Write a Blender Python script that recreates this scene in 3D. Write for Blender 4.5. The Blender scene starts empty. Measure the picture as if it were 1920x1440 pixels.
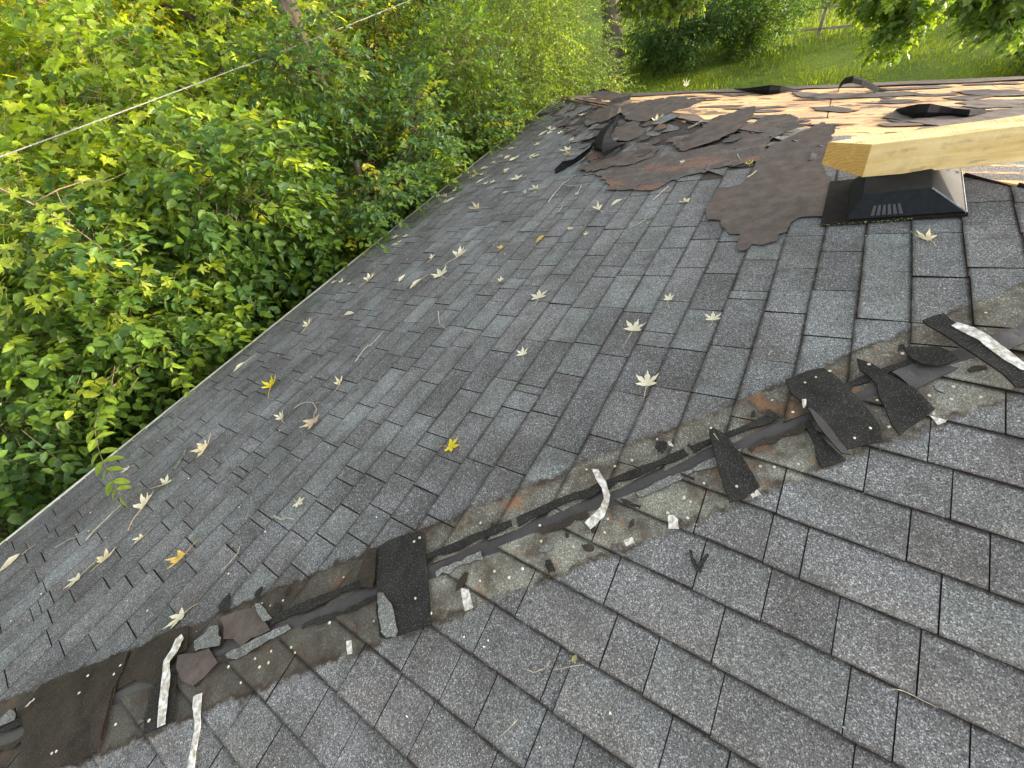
import bpy, math, random
import numpy as np
from mathutils import Vector, Matrix
random.seed(7); rng = np.random.default_rng(11)
scene = bpy.context.scene
COL = scene.collection

# ------------------------------------------------------------------ camera
T = 0.19567010443121122            # roof pitch (11.2 degrees)
TT, CS, SN = math.tan(T), math.cos(T), math.sin(T)
RW = np.array([[0.496, -0.850, -0.179], [-0.706, -0.275, -0.653], [0.505, 0.450, -0.736]])
_u, _s, _v = np.linalg.svd(RW); RW = _u @ _v      # world -> camera (x right, y down, z forward)
CP = np.array([-0.855, 0.070, 1.192]); FPX = 772.23
cam_d = bpy.data.cameras.new('camera'); cam = bpy.data.objects.new('camera', cam_d); COL.objects.link(cam)
M3 = RW.T @ np.diag([1, -1, -1])
M4 = Matrix.Identity(4)
for i in range(3):
    for j in range(3): M4[i][j] = float(M3[i, j])
    M4[i][3] = float(CP[i])
cam.matrix_world = M4
cam_d.sensor_fit = 'HORIZONTAL'; cam_d.sensor_width = 36.0; cam_d.lens = 36.0 * FPX / 1920.0
cam_d.clip_start = 0.02; cam_d.clip_end = 500
scene.camera = cam

# ------------------------------------------------------------------ light
SUN_EL, SUN_AZ = math.radians(7.5), math.radians(-51)     # azimuth from +X towards +Y
world = bpy.data.worlds.new('World'); scene.world = world; world.use_nodes = True
wn = world.node_tree; wn.nodes.clear()
sky = wn.nodes.new('ShaderNodeTexSky'); sky.sky_type = 'NISHITA'; sky.sun_disc = False
sky.sun_elevation = SUN_EL; sky.sun_rotation = math.radians(90) - SUN_AZ
sky.air_density = 1.0; sky.dust_density = 2.5; sky.ozone_density = 0.6
bg = wn.nodes.new('ShaderNodeBackground'); bg.inputs['Strength'].default_value = 0.15
wo = wn.nodes.new('ShaderNodeOutputWorld')
hs = wn.nodes.new('ShaderNodeHueSaturation'); hs.inputs['Saturation'].default_value = 0.26
wn.links.new(sky.outputs[0], hs.inputs['Color']); wn.links.new(hs.outputs[0], bg.inputs[0]); wn.links.new(bg.outputs[0], wo.inputs[0])
sd = bpy.data.lights.new('sun', 'SUN'); sd.energy = 2.2; sd.angle = math.radians(0.6); sd.color = (1.0, 0.83, 0.62)
sun = bpy.data.objects.new('sun', sd); COL.objects.link(sun)
sun.rotation_euler = Vector((math.cos(SUN_EL) * math.cos(SUN_AZ), math.cos(SUN_EL) * math.sin(SUN_AZ), math.sin(SUN_EL))).to_track_quat('Z', 'Y').to_euler()
scene.view_settings.view_transform = 'Standard'; scene.view_settings.look = 'None'
scene.view_settings.exposure = 2.65; scene.view_settings.gamma = 1.0
scene.view_settings.use_curve_mapping = False
scene.cycles.max_bounces = 8; scene.cycles.transparent_max_bounces = 8

# ------------------------------------------------------------------ geometry of the place
def ray(x, y):
    return RW.T @ np.array([(x - 960) / FPX, (y - 720) / FPX, 1.0])
def hit(x, y, n, d):
    r = ray(x, y); n = np.array(n, float); return CP + r * ((d - n @ CP) / (n @ r))
def onF(x, y, h=0.0): return hit(x, y, (0, SN, CS), h)
def onN(x, y, h=0.0): return hit(x, y, (-SN, 0, CS), h)
XR = 1.1                                                  # ridge at X = XR, running along -Y
def onS(x, y, h=0.0): return hit(x, y, (SN, 0, CS), h + SN * 2 * XR)
GZ = -3.4
YE = 3.45; XN = -3.45; XS = 2 * XR + 3.45; YB = -7.0
ZE = -YE * TT
def PF(u, s, h=0.0): return (u, s * CS + h * SN, -s * SN + h * CS)         # u = X
def PN(u, s, h=0.0): return (-s * CS - h * SN, u, -s * SN + h * CS)        # u = Y
def PS(u, s, h=0.0): return (2 * XR + s * CS + h * SN, u, -s * SN + h * CS)  # u = Y
def uvF(P): return np.array([P[0], P[1] * CS - P[2] * SN])
def uvN(P): return np.array([P[1], -P[0] * CS - P[2] * SN])
def uvS(P): return np.array([P[1], (P[0] - 2 * XR) * CS - P[2] * SN])

# ------------------------------------------------------------------ object helpers
def empty(name, loc, label, cat, group=None):
    o = bpy.data.objects.new(name, None); COL.objects.link(o); o.location = loc
    o.empty_display_size = 0.1; o['label'] = label; o['category'] = cat
    if group: o['group'] = group
    return o
def put(o, parent=None):
    COL.objects.link(o)
    if parent is not None:
        o.parent = parent
        o.matrix_parent_inverse = Matrix.Translation(-parent.location)   # every parent's location is its world position
    return o
def tag(o, label, cat, group=None):
    o['label'] = label; o['category'] = cat
    if group: o['group'] = group
    return o
def mesh(name, V, Fc, mats, mi=None, tint=None, dirt=None, smooth=False):
    me = bpy.data.meshes.new(name); me.from_pydata([tuple(map(float, v)) for v in V], [], Fc)
    for m in (mats if isinstance(mats, (list, tuple)) else [mats]): me.materials.append(m)
    if mi is not None: me.polygons.foreach_set('material_index', mi)
    if tint is not None:
        a = me.color_attributes.new('tint', 'FLOAT_COLOR', 'POINT')
        t = np.ones((len(V), 4), np.float32); t[:, :3] = np.asarray(tint, np.float32).reshape(-1, 3); a.data.foreach_set('color', t.ravel())
    if dirt is not None:
        a = me.attributes.new('dirt', 'FLOAT', 'POINT'); a.data.foreach_set('value', np.asarray(dirt, np.float32))
    if smooth: me.polygons.foreach_set('use_smooth', [True] * len(me.polygons))
    me.update(); return me
def mobj(name, V, Fc, mats, parent=None, **k):
    """One mesh object whose origin sits at the middle of its own vertices."""
    V = np.asarray(V, float); c = V.mean(0)
    o = bpy.data.objects.new(name, mesh(name, V - c, Fc, mats, **k)); put(o, parent); o.location = c
    return o
def fastmesh(name, V, loops, starts, totals, mat, tint=None, smooth=False):
    me = bpy.data.meshes.new(name)
    me.vertices.add(len(V)); me.vertices.foreach_set('co', np.asarray(V, np.float32).ravel())
    me.loops.add(len(loops)); me.loops.foreach_set('vertex_index', np.asarray(loops, np.int32))
    me.polygons.add(len(starts)); me.polygons.foreach_set('loop_start', np.asarray(starts, np.int32)); me.polygons.foreach_set('loop_total', np.asarray(totals, np.int32))
    me.materials.append(mat)
    if tint is not None:
        a = me.color_attributes.new('tint', 'FLOAT_COLOR', 'POINT')
        t = np.ones((len(V), 4), np.float32); t[:, :3] = tint; a.data.foreach_set('color', t.ravel())
    if smooth: me.polygons.foreach_set('use_smooth', [True] * len(starts))
    me.update(calc_edges=True); return me

# ------------------------------------------------------------------ material helpers
class NT:
    def __init__(s, name):
        s.m = bpy.data.materials.new(name); s.m.use_nodes = True; s.t = s.m.node_tree; s.t.nodes.clear()
        s.out = s.n('ShaderNodeOutputMaterial')
    def n(s, ty, **k):
        nd = s.t.nodes.new(ty)
        for a, b in k.items(): setattr(nd, a, b)
        return nd
    def l(s, a, b): s.t.links.new(a, b)
    def setin(s, nd, i, v):
        if isinstance(v, bpy.types.NodeSocket): s.l(v, nd.inputs[i])
        else: nd.inputs[i].default_value = v
    def pos(s): return s.n('ShaderNodeNewGeometry').outputs['Position']
    def scale(s, v, sc):
        nd = s.n('ShaderNodeVectorMath', operation='MULTIPLY'); s.l(v, nd.inputs[0]); nd.inputs[1].default_value = sc; return nd.outputs[0]
    def noise(s, v, sc, det=2.0, rough=0.5):
        nd = s.n('ShaderNodeTexNoise'); s.l(v, nd.inputs['Vector']); nd.inputs['Scale'].default_value = sc
        nd.inputs['Detail'].default_value = det; nd.inputs['Roughness'].default_value = rough; return nd.outputs[0]
    def vor(s, v, sc, out='Color', feat='F1'):
        nd = s.n('ShaderNodeTexVoronoi', feature=feat); s.l(v, nd.inputs['Vector']); nd.inputs['Scale'].default_value = sc; return nd.outputs[out]
    def map(s, v, a, b, c=0.0, d=1.0):
        nd = s.n('ShaderNodeMapRange'); s.setin(nd, 0, v); nd.inputs[1].default_value = a; nd.inputs[2].default_value = b
        nd.inputs[3].default_value = c; nd.inputs[4].default_value = d; return nd.outputs[0]
    def math(s, op, a, b=0.0, c=0.0):
        nd = s.n('ShaderNodeMath', operation=op); s.setin(nd, 0, a); s.setin(nd, 1, b)
        if op in ('MULTIPLY_ADD',): s.setin(nd, 2, c)
        return nd.outputs[0]
    def mix(s, f, a, b, mode='MIX'):
        nd = s.n('ShaderNodeMix', data_type='RGBA', blend_type=mode)
        s.setin(nd, 0, f)
        for i, v in ((6, a), (7, b)):
            if isinstance(v, bpy.types.NodeSocket): s.l(v, nd.inputs[i])
            else: nd.inputs[i].default_value = (*v, 1.0)
        return nd.outputs[2]
    def attr(s, nm, o='Color'):
        nd = s.n('ShaderNodeAttribute'); nd.attribute_name = nm; return nd.outputs[o]
    def sep(s, v):
        nd = s.n('ShaderNodeSeparateXYZ'); s.l(v, nd.inputs[0]); return nd.outputs
    def bump(s, h, strength=0.3, dist=0.002):
        nd = s.n('ShaderNodeBump'); s.l(h, nd.inputs['Height']); nd.inputs['Strength'].default_value = strength; nd.inputs['Distance'].default_value = dist; return nd.outputs[0]
    def bsdf(s, col, rough=0.8, spec=0.3, normal=None, metal=0.0, **k):
        nd = s.n('ShaderNodeBsdfPrincipled')
        if isinstance(col, bpy.types.NodeSocket): s.l(col, nd.inputs['Base Color'])
        else: nd.inputs['Base Color'].default_value = (*col, 1)
        s.setin(nd, nd.inputs.find('Roughness'), rough); nd.inputs['Specular IOR Level'].default_value = spec
        nd.inputs['Metallic'].default_value = metal
        if normal is not None: s.l(normal, nd.inputs['Normal'])
        for a, b in k.items(): nd.inputs[a].default_value = b
        s.l(nd.outputs[0], s.out.inputs[0]); return nd

def mat_shingle():
    s = NT('shingle_granules'); p = s.pos(); xyz = s.sep(p)
    tint = s.attr('tint'); dirt = s.attr('dirt', 'Fac')
    g1 = s.noise(p, 275, 3, 0.8); g2 = s.vor(p, 390, 'Color'); g3 = s.noise(p, 90, 3, 0.6); g4 = s.noise(p, 2.2, 4, 0.55); g5 = s.noise(p, 9, 3, 0.6)
    c = s.mix(1.0, tint, s.mix(s.map(g1, 0.32, 0.68), (0.30, 0.30, 0.30), (1.74, 1.73, 1.70)), 'MULTIPLY')
    sp = s.sep(g2)
    c = s.mix(1.0, c, s.mix(sp[0], (0.55, 0.55, 0.55), (1.45, 1.45, 1.45)), 'MULTIPLY')
    c = s.mix(s.map(sp[1], 0.84, 0.97, 0, 0.75), c, (0.42, 0.43, 0.43))
    c = s.mix(1.0, c, s.mix(s.map(g3, 0.3, 0.7), (0.78, 0.78, 0.78), (1.22, 1.22, 1.22)), 'MULTIPLY')
    g6 = s.noise(p, 5.5, 3, 0.5); c = s.mix(1.0, c, s.mix(s.map(g6, 0.35, 0.65), (0.86, 0.85, 0.84), (1.12, 1.13, 1.16)), 'MULTIPLY')
    c = s.mix(1.0, c, s.mix(s.map(g4, 0.3, 0.7), (0.74, 0.725, 0.71), (1.27, 1.28, 1.285)), 'MULTIPLY')
    runs = s.noise(s.scale(p, (14, 3.0, 3.0)), 1.0, 4, 0.6); c = s.mix(s.map(runs, 0.55, 0.75, 0, 0.4), c, (0.05, 0.046, 0.042))
    lich = s.noise(p, 27, 5, 0.7); c = s.mix(s.map(lich, 0.63, 0.72, 0, 0.45), c, (0.22, 0.24, 0.23))
    c = s.mix(s.map(g5, 0.54, 0.72, 0, 0.42), c, (0.04, 0.035, 0.031))
    # the band the hip caps used to cover: unfaded greenish granules, tar and rust-brown leavings
    a = s.math('ADD', xyz[0], xyz[1]); a = s.math('MULTIPLY', s.math('ABSOLUTE', a), 0.7071)
    jig = s.math('MULTIPLY_ADD', s.noise(p, 17, 5, 0.65), 0.09, -0.045)
    m = s.map(s.math('ADD', a, jig), 0.147, 0.157, 1, 0)
    m = s.math('MULTIPLY', m, s.map(xyz[0], 1.05, 1.1, 1, 0))
    along = s.math('SUBTRACT', xyz[0], xyz[1])
    gm = s.mix(s.map(g1, 0.34, 0.66), (0.055, 0.055, 0.043), (0.30, 0.30, 0.245))
    side = s.map(s.math('ADD', xyz[0], xyz[1]), -0.02, 0.03, 0, 1); gm = s.mix(s.math('MULTIPLY', side, 0.5), gm, (0.07, 0.06, 0.048))
    gm = s.mix(s.map(sp[1], 0.84, 0.92, 0, 0.8), gm, (0.42, 0.43, 0.38))
    gm = s.mix(s.map(s.noise(p, 8, 5, 0.65), 0.42, 0.62, 0, 0.85), gm, (0.055, 0.041, 0.029))
    gm = s.mix(s.map(s.noise(s.scale(p, (1, 1.3, 1)), 7.3, 4, 0.65), 0.57, 0.68, 0, 0.7), gm, (0.24, 0.125, 0.065))
    gm = s.mix(s.map(s.math('ADD', along, s.math('MULTIPLY', g5, 0.8)), -1.6, -0.9, 0.72, 0.0), gm, (0.035, 0.029, 0.022))
    c = s.mix(m, c, gm)
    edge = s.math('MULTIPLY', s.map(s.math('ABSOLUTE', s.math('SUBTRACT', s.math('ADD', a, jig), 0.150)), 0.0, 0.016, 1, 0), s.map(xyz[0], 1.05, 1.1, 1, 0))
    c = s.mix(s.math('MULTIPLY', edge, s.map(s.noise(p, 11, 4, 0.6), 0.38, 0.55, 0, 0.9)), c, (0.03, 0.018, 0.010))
    c = s.mix(s.math('MULTIPLY', dirt, s.map(s.noise(p, 16, 3, 0.6), 0.3, 0.6, 0.45, 0.95)), c, (0.022, 0.016, 0.011))  # course lines: grime plus gap shadow painted into the colour
    b = s.bump(s.math('ADD', g1, s.math('MULTIPLY', sp[0], 0.6)), 0.55, 0.0022)
    s.bsdf(c, 0.88, 0.28, b); return s.m
def mat_simple(name, col, rough=0.8, spec=0.3, var=0.25, sc=30, bump=0.2, bd=0.002, stretch=(1, 1, 1), metal=0.0, **k):
    s = NT(name); p = s.scale(s.pos(), stretch); n1 = s.noise(p, sc, 5, 0.6)
    c = s.mix(s.map(n1, 0.3, 0.7), tuple(x * (1 - var) for x in col), tuple(x * (1 + var) for x in col))
    s.bsdf(c, rough, spec, s.bump(n1, bump, bd), metal, **k); return s.m
def mat_felt(name, col, speck=0.0, rough=0.75, spec=0.35):
    s = NT(name); p = s.pos(); n1 = s.noise(p, 14, 5, 0.62); n2 = s.noise(p, 260, 2, 0.7)
    c = s.mix(s.map(n1, 0.3, 0.7), tuple(x * 0.7 for x in col), tuple(x * 1.35 for x in col))
    if speck: c = s.mix(s.map(s.vor(p, 230, 'Distance'), 0.12, 0.22, speck, 0), c, (0.30, 0.31, 0.30))
    c = s.mix(1.0, c, s.mix(s.map(n2, 0.3, 0.7), (0.8, 0.8, 0.8), (1.2, 1.2, 1.2)), 'MULTIPLY')
    s.bsdf(c, rough, spec, s.bump(s.math('ADD', n1, s.math('MULTIPLY', n2, 0.15)), 0.35, 0.004)); return s.m
def mat_osb():
    s = NT('bare_sheathing'); p = s.pos()
    v1 = s.vor(s.scale(p, (26, 7.5, 26)), 1.0, 'Color'); sp = s.sep(v1); n1 = s.noise(s.scale(p, (60, 9, 60)), 1.0, 4, 0.6); n2 = s.noise(p, 1.7, 4, 0.6)
    c = s.mix(sp[0], (0.50, 0.29, 0.12), (0.68, 0.44, 0.20))
    c = s.mix(s.map(sp[1], 0.75, 0.8, 0, 0.7), c, (0.40, 0.22, 0.12))
    c = s.mix(s.map(n1, 0.55, 0.75, 0, 0.5), c, (0.24, 0.12, 0.06))
    c = s.mix(s.map(n2, 0.5, 0.68, 0, 0.55), c, (0.46, 0.25, 0.14))
    stain = s.noise(s.scale(p, (5, 3.2, 5)), 1.0, 6, 0.7)
    c = s.mix(s.map(stain, 0.55, 0.57, 0, 0.9), c, (0.075, 0.052, 0.045))
    s.bsdf(c, 0.75, 0.3, s.bump(s.math('ADD', sp[0], n1), 0.4, 0.003)); return s.m
def mat_beam():
    s = NT('rough_pine'); tc = s.n('ShaderNodeTexCoord').outputs['Object']; p = s.scale(tc, (3.0, 22, 22))
    n1 = s.noise(p, 1.0, 5, 0.62); n2 = s.noise(s.scale(tc, (9, 26, 26)), 1.0, 3, 0.6)
    c = s.mix(s.map(n1, 0.3, 0.7), (0.66, 0.43, 0.15), (0.86, 0.68, 0.36))
    c = s.mix(s.map(n2, 0.58, 0.70, 0, 0.6), c, (0.36, 0.25, 0.14))
    k = s.vor(s.scale(tc, (5.5, 9, 9)), 1.0, 'Distance'); c = s.mix(s.map(k, 0.05, 0.16, 0.85, 0), c, (0.22, 0.13, 0.06))
    saw = s.noise(s.scale(tc, (120, 6, 6)), 1.0, 3, 0.6); c = s.mix(s.map(saw, 0.55, 0.8, 0, 0.18), c, (0.93, 0.84, 0.62)); n1 = s.math('ADD', n1, s.math('MULTIPLY', saw, 0.3))
    blob = s.noise(tc, 13, 5, 0.65); c = s.mix(s.map(blob, 0.52, 0.70, 0, 0.5), c, (0.55, 0.40, 0.20))
    s.bsdf(c, 0.8, 0.25, s.bump(n1, 0.7, 0.008)); return s.m
def mat_end():
    s = NT('pine_end_grain'); tc = s.n('ShaderNodeTexCoord').outputs['Object']
    w = s.n('ShaderNodeTexWave', wave_type='RINGS'); s.l(s.scale(tc, (1, 1, 1)), w.inputs[0]); w.inputs['Scale'].default_value = 26; w.inputs['Distortion'].default_value = 7
    n1 = s.noise(tc, 40, 4, 0.6)
    c = s.mix(w.outputs['Fac'], (0.52, 0.32, 0.10), (0.44, 0.25, 0.07)); c = s.mix(s.map(n1, 0.5, 0.75, 0, 0.6), c, (0.62, 0.42, 0.18))
    s.bsdf(c, 0.85, 0.2, s.bump(n1, 0.4, 0.004)); return s.m
def mat_leaf(name, transl=0.45):
    s = NT(name); t = s.attr('tint'); p = s.pos()
    c = s.mix(1.0, t, s.mix(s.map(s.noise(p, 45, 2), 0.3, 0.7), (0.8, 0.8, 0.8), (1.2, 1.2, 1.2)), 'MULTIPLY')
    b = s.bsdf(c, 0.45, 0.4)
    tr = s.n('ShaderNodeBsdfTranslucent'); s.l(s.mix(1.0, c, (1.7, 1.55, 0.5), 'MULTIPLY'), tr.inputs[0])
    mx = s.n('ShaderNodeMixShader'); mx.inputs[0].default_value = transl
    s.l(b.outputs[0], mx.inputs[1]); s.l(tr.outputs[0], mx.inputs[2]); s.l(mx.outputs[0], s.out.inputs[0]); return s.m
def mat_dry():
    s = NT('dry_leaf'); t = s.attr('tint'); tc = s.n('ShaderNodeTexCoord').outputs['Object']
    n1 = s.noise(tc, 60, 4, 0.6); c = s.mix(1.0, t, s.mix(s.map(n1, 0.3, 0.7), (0.72, 0.70, 0.62), (1.15, 1.15, 1.15)), 'MULTIPLY')
    b = s.bsdf(c, 0.6, 0.3, s.bump(n1, 0.3, 0.002))
    tr = s.n('ShaderNodeBsdfTranslucent'); s.l(c, tr.inputs[0]); mx = s.n('ShaderNodeMixShader'); mx.inputs[0].default_value = 0.25
    s.l(b.outputs[0], mx.inputs[1]); s.l(tr.outputs[0], mx.inputs[2]); s.l(mx.outputs[0], s.out.inputs[0]); return s.m
def mat_grass():
    s = NT('lawn_ground'); p = s.pos(); n1 = s.noise(p, 0.5, 4, 0.6); n2 = s.noise(p, 9, 5, 0.7)
    c = s.mix(s.map(n1, 0.35, 0.65), (0.07, 0.12, 0.016), (0.15, 0.21, 0.025)); c = s.mix(s.map(n2, 0.5, 0.72, 0, 0.7), c, (0.05, 0.075, 0.018))
    s.bsdf(c, 0.9, 0.1, s.bump(n2, 0.8, 0.05)); return s.m
def mat_tape():
    s = NT('release_film'); tc = s.n('ShaderNodeTexCoord').outputs['Object']; n1 = s.noise(tc, 60, 4, 0.6)
    c = s.mix(s.map(n1, 0.4, 0.62), (0.30, 0.26, 0.20), (0.66, 0.66, 0.64))
    c = s.mix(s.map(s.noise(tc, 22, 3), 0.55, 0.65, 0, 0.6), c, (0.22, 0.18, 0.12))
    s.bsdf(c, 0.35, 0.5, s.bump(n1, 0.5, 0.002)); return s.m

M_SH = mat_shingle()
M_SIDE = mat_simple('shingle_cut_edge', (0.020, 0.014, 0.011), 0.95, 0.1, 0.5, 60)
M_DECK = mat_simple('deck_felt', (0.05, 0.041, 0.036), 0.9, 0.2, 0.4, 20)
def mat_red():
    s = NT('red_brown_felt'); p = s.pos(); n1 = s.noise(s.scale(p, (3.4, 1.2, 1)), 2.2, 6, 0.66); n2 = s.noise(p, 12, 5, 0.7); n3 = s.noise(p, 45, 4, 0.6)
    c = s.mix(s.map(n2, 0.3, 0.7), (0.062, 0.052, 0.047), (0.105, 0.092, 0.083)); c = s.mix(s.map(n1, 0.50, 0.62, 0, 0.8), c, (0.20, 0.10, 0.065)); c = s.mix(s.map(n2, 0.58, 0.64, 0, 0.7), c, (0.12, 0.125, 0.12))
    c = s.mix(s.map(n3, 0.60, 0.66, 0, 0.8), c, (0.025, 0.02, 0.017))
    s.bsdf(c, 0.85, 0.25, s.bump(s.math('ADD', n2, n3), 0.6, 0.006)); return s.m
M_RED = mat_red()
M_FELT = mat_felt('brown_grey_felt', (0.088, 0.070, 0.060), 0.12, 0.85, 0.2)
M_FELT2 = mat_felt('smooth_channel_felt', (0.040, 0.036, 0.036), 0, 0.55)
M_BLACK = mat_felt('black_asphalt_sheet', (0.021, 0.020, 0.018), 0.6, 0.9, 0.15)
M_JET = mat_felt('jet_black_felt', (0.009, 0.009, 0.010), 0, 0.9, 0.1)
M_BROWNB = mat_felt('brown_black_asphalt_sheet', (0.032, 0.026, 0.019), 0.35, 0.9, 0.15)
def mat_gran():
    s = NT('grey_granule_scrap'); p = s.pos(); n = s.noise(p, 230, 3, 0.8); c = s.mix(s.map(n, 0.3, 0.7), (0.035, 0.037, 0.035), (0.23, 0.24, 0.225)); sp = s.sep(s.vor(p, 330, 'Color'))
    c = s.mix(s.map(sp[1], 0.84, 0.95, 0, 0.7), c, (0.40, 0.41, 0.40)); c = s.mix(s.map(s.noise(p, 12, 4, 0.6), 0.5, 0.7, 0, 0.6), c, (0.05, 0.04, 0.03))
    s.bsdf(c, 0.88, 0.25, s.bump(n, 0.5, 0.003)); return s.m
M_GREYG = mat_gran()
M_OSB = mat_osb(); M_BEAM = mat_beam(); M_END = mat_end()
M_LEAF = mat_leaf('green_leaf', 0.5); M_DRY = mat_dry(); M_GRASS = mat_grass(); M_TAPE = mat_tape()
M_GBARK = mat_simple('grey_bark', (0.17, 0.15, 0.12), 0.95, 0.15, 0.35, 14, 0.8, 0.02, (1, 1, 0.25))
M_BARK = mat_simple('bark', (0.085, 0.066, 0.05), 0.95, 0.15, 0.5, 22, 0.8, 0.02, (1, 1, 0.25))
M_TWIG = mat_simple('pale_twig', (0.30, 0.27, 0.22), 0.8, 0.2, 0.4, 80)
M_DTWIG = mat_simple('grey_green_stick', (0.13, 0.14, 0.12), 0.8, 0.2, 0.6, 60)
M_NAIL = mat_simple('nail_head', (0.48, 0.43, 0.33), 0.6, 0.4, 0.35, 120)
M_VENT = mat_simple('black_vent_plastic', (0.008, 0.010, 0.013), 0.62, 0.18, 0.4, 40, 0.1)
M_VENTW = mat_simple('pale_vent_edge', (0.20, 0.22, 0.24), 0.6, 0.4, 0.5, 90)
M_VENTG = mat_simple('vent_louvre', (0.040, 0.040, 0.043), 0.5, 0.4, 0.2, 40)
M_FLANGE = mat_simple('vent_flange', (0.014, 0.012, 0.010), 0.9, 0.12, 0.4, 30)
M_TRIM = mat_simple('weathered_drip_edge', (0.66, 0.63, 0.55), 0.6, 0.4, 0.25, 25)
M_WALL = mat_simple('house_siding', (0.38, 0.36, 0.32), 0.8, 0.3, 0.12, 8)
M_CABLE = mat_simple('cable_sheath', (0.20, 0.19, 0.18), 0.5, 0.4, 0.3, 30)
M_RAIL = mat_simple('old_fence_wood', (0.30, 0.27, 0.20), 0.9, 0.2, 0.3, 12)
M_MOSS = mat_simple('moss_crumbs', (0.16, 0.19, 0.07), 0.9, 0.1, 0.5, 90)

# ------------------------------------------------------------------ the ground
def grid(x0, x1, y0, y1, nx, ny, f):
    V = [(x, y, f(x, y)) for y in np.linspace(y0, y1, ny) for x in np.linspace(x0, x1, nx)]
    Fc = [(j * nx + i, j * nx + i + 1, (j + 1) * nx + i + 1, (j + 1) * nx + i) for j in range(ny - 1) for i in range(nx - 1)]
    return V, Fc
V, Fc = grid(-160, 200, -160, 200, 91, 91, lambda x, y: GZ + (0.12 * math.sin(x * 0.31) * math.cos(y * 0.23) if abs(x) + abs(y) > 12 else 0) )
lawn = bpy.data.objects.new('lawn', mesh('lawn', V, Fc, M_GRASS, smooth=True)); put(lawn); lawn['kind'] = 'structure'

# ------------------------------------------------------------------ the house
house = empty('house', (XR, -1.5, GZ), 'low hip-roofed house under grey asphalt shingles, its hip caps and far slope torn off', 'house')
# walls, fascia
wx0, wx1, wy0, wy1 = XN + 0.4, XS - 0.4, YB + 0.3, YE - 0.4
def box(name, lo, hi, m, parent, **k):
    V = [(x, y, z) for z in (lo[2], hi[2]) for y in (lo[1], hi[1]) for x in (lo[0], hi[0])]
    Fc = [(0, 2, 3, 1), (4, 5, 7, 6), (0, 1, 5, 4), (2, 6, 7, 3), (0, 4, 6, 2), (1, 3, 7, 5)]
    return mobj(name, V, Fc, m, parent, **k)
zt = ZE - 0.13
box('wall', (wx0, wy1 - 0.15, GZ - 0.1), (wx1, wy1, zt), M_WALL, house)
box('wall', (wx0, wy0, GZ - 0.1), (wx0 + 0.15, wy1 - 0.153, zt), M_WALL, house)
box('wall', (wx1 - 0.15, wy0, GZ - 0.1), (wx1, wy1 - 0.153, zt), M_WALL, house)
box('wall', (wx0 + 0.153, wy0, GZ - 0.1), (wx1 - 0.153, wy0 + 0.15, zt), M_WALL, house)
box('soffit', (XN + 0.03, YB, ZE - 0.125), (XS - 0.03, YE - 0.03, ZE - 0.115), M_WALL, house)
box('fascia', (XN, YE - 0.03, ZE - 0.16), (XS, YE - 0.005, ZE - 0.012), M_WALL, house)
box('fascia', (XN, YB, ZE - 0.16), (XN + 0.025, YE - 0.033, ZE - 0.012), M_WALL, house)
box('fascia', (XS - 0.025, YB, ZE - 0.16), (XS, YE - 0.033, ZE - 0.012), M_WALL, house)
# deck
e = 0.0
A = (XN, YE, ZE); B = (XS, YE, ZE); C = (XR, -XR, XR * TT); D = (XR, YB, XR * TT); E_ = (XN, YB, ZE); G = (XS, YB, ZE)
mobj('roof_deck', [A, B, C, D, E_, G], [(0, 1, 2), (0, 2, 3, 4), (1, 5, 3, 2)], M_DECK, house)
gz = 0.16
mobj('gable_wall', [(XN, YB + 0.001, ZE), (XS, YB + 0.001, ZE), (XR, YB + 0.001, XR * TT)], [(0, 2, 1)], M_WALL, house)
# drip edge along the eaves (thin pale metal lip)
for a0, a1, dx, dy in (((XN, YE), (XS, YE), 0, 1), ((XN, YB), (XN, YE), -1, 0), ((XS, YB), (XS, YE), 1, 0)):
    V = []
    for q in (a0, a1):
        x, y = q
        V += [(x + dx * -0.02, y + dy * -0.02, ZE + 0.001 + 0.02 * TT), (x + dx * 0.060, y + dy * 0.060, ZE - 0.040 * TT), (x + dx * 0.060, y + dy * 0.060, ZE - 0.045), (x + dx * 0.002, y + dy * 0.002, ZE - 0.045)]
    mobj('drip_edge', V, [(0, 1, 5, 4), (1, 2, 6, 5), (2, 3, 7, 6), (3, 0, 4, 7)], M_TRIM, house)

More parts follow.
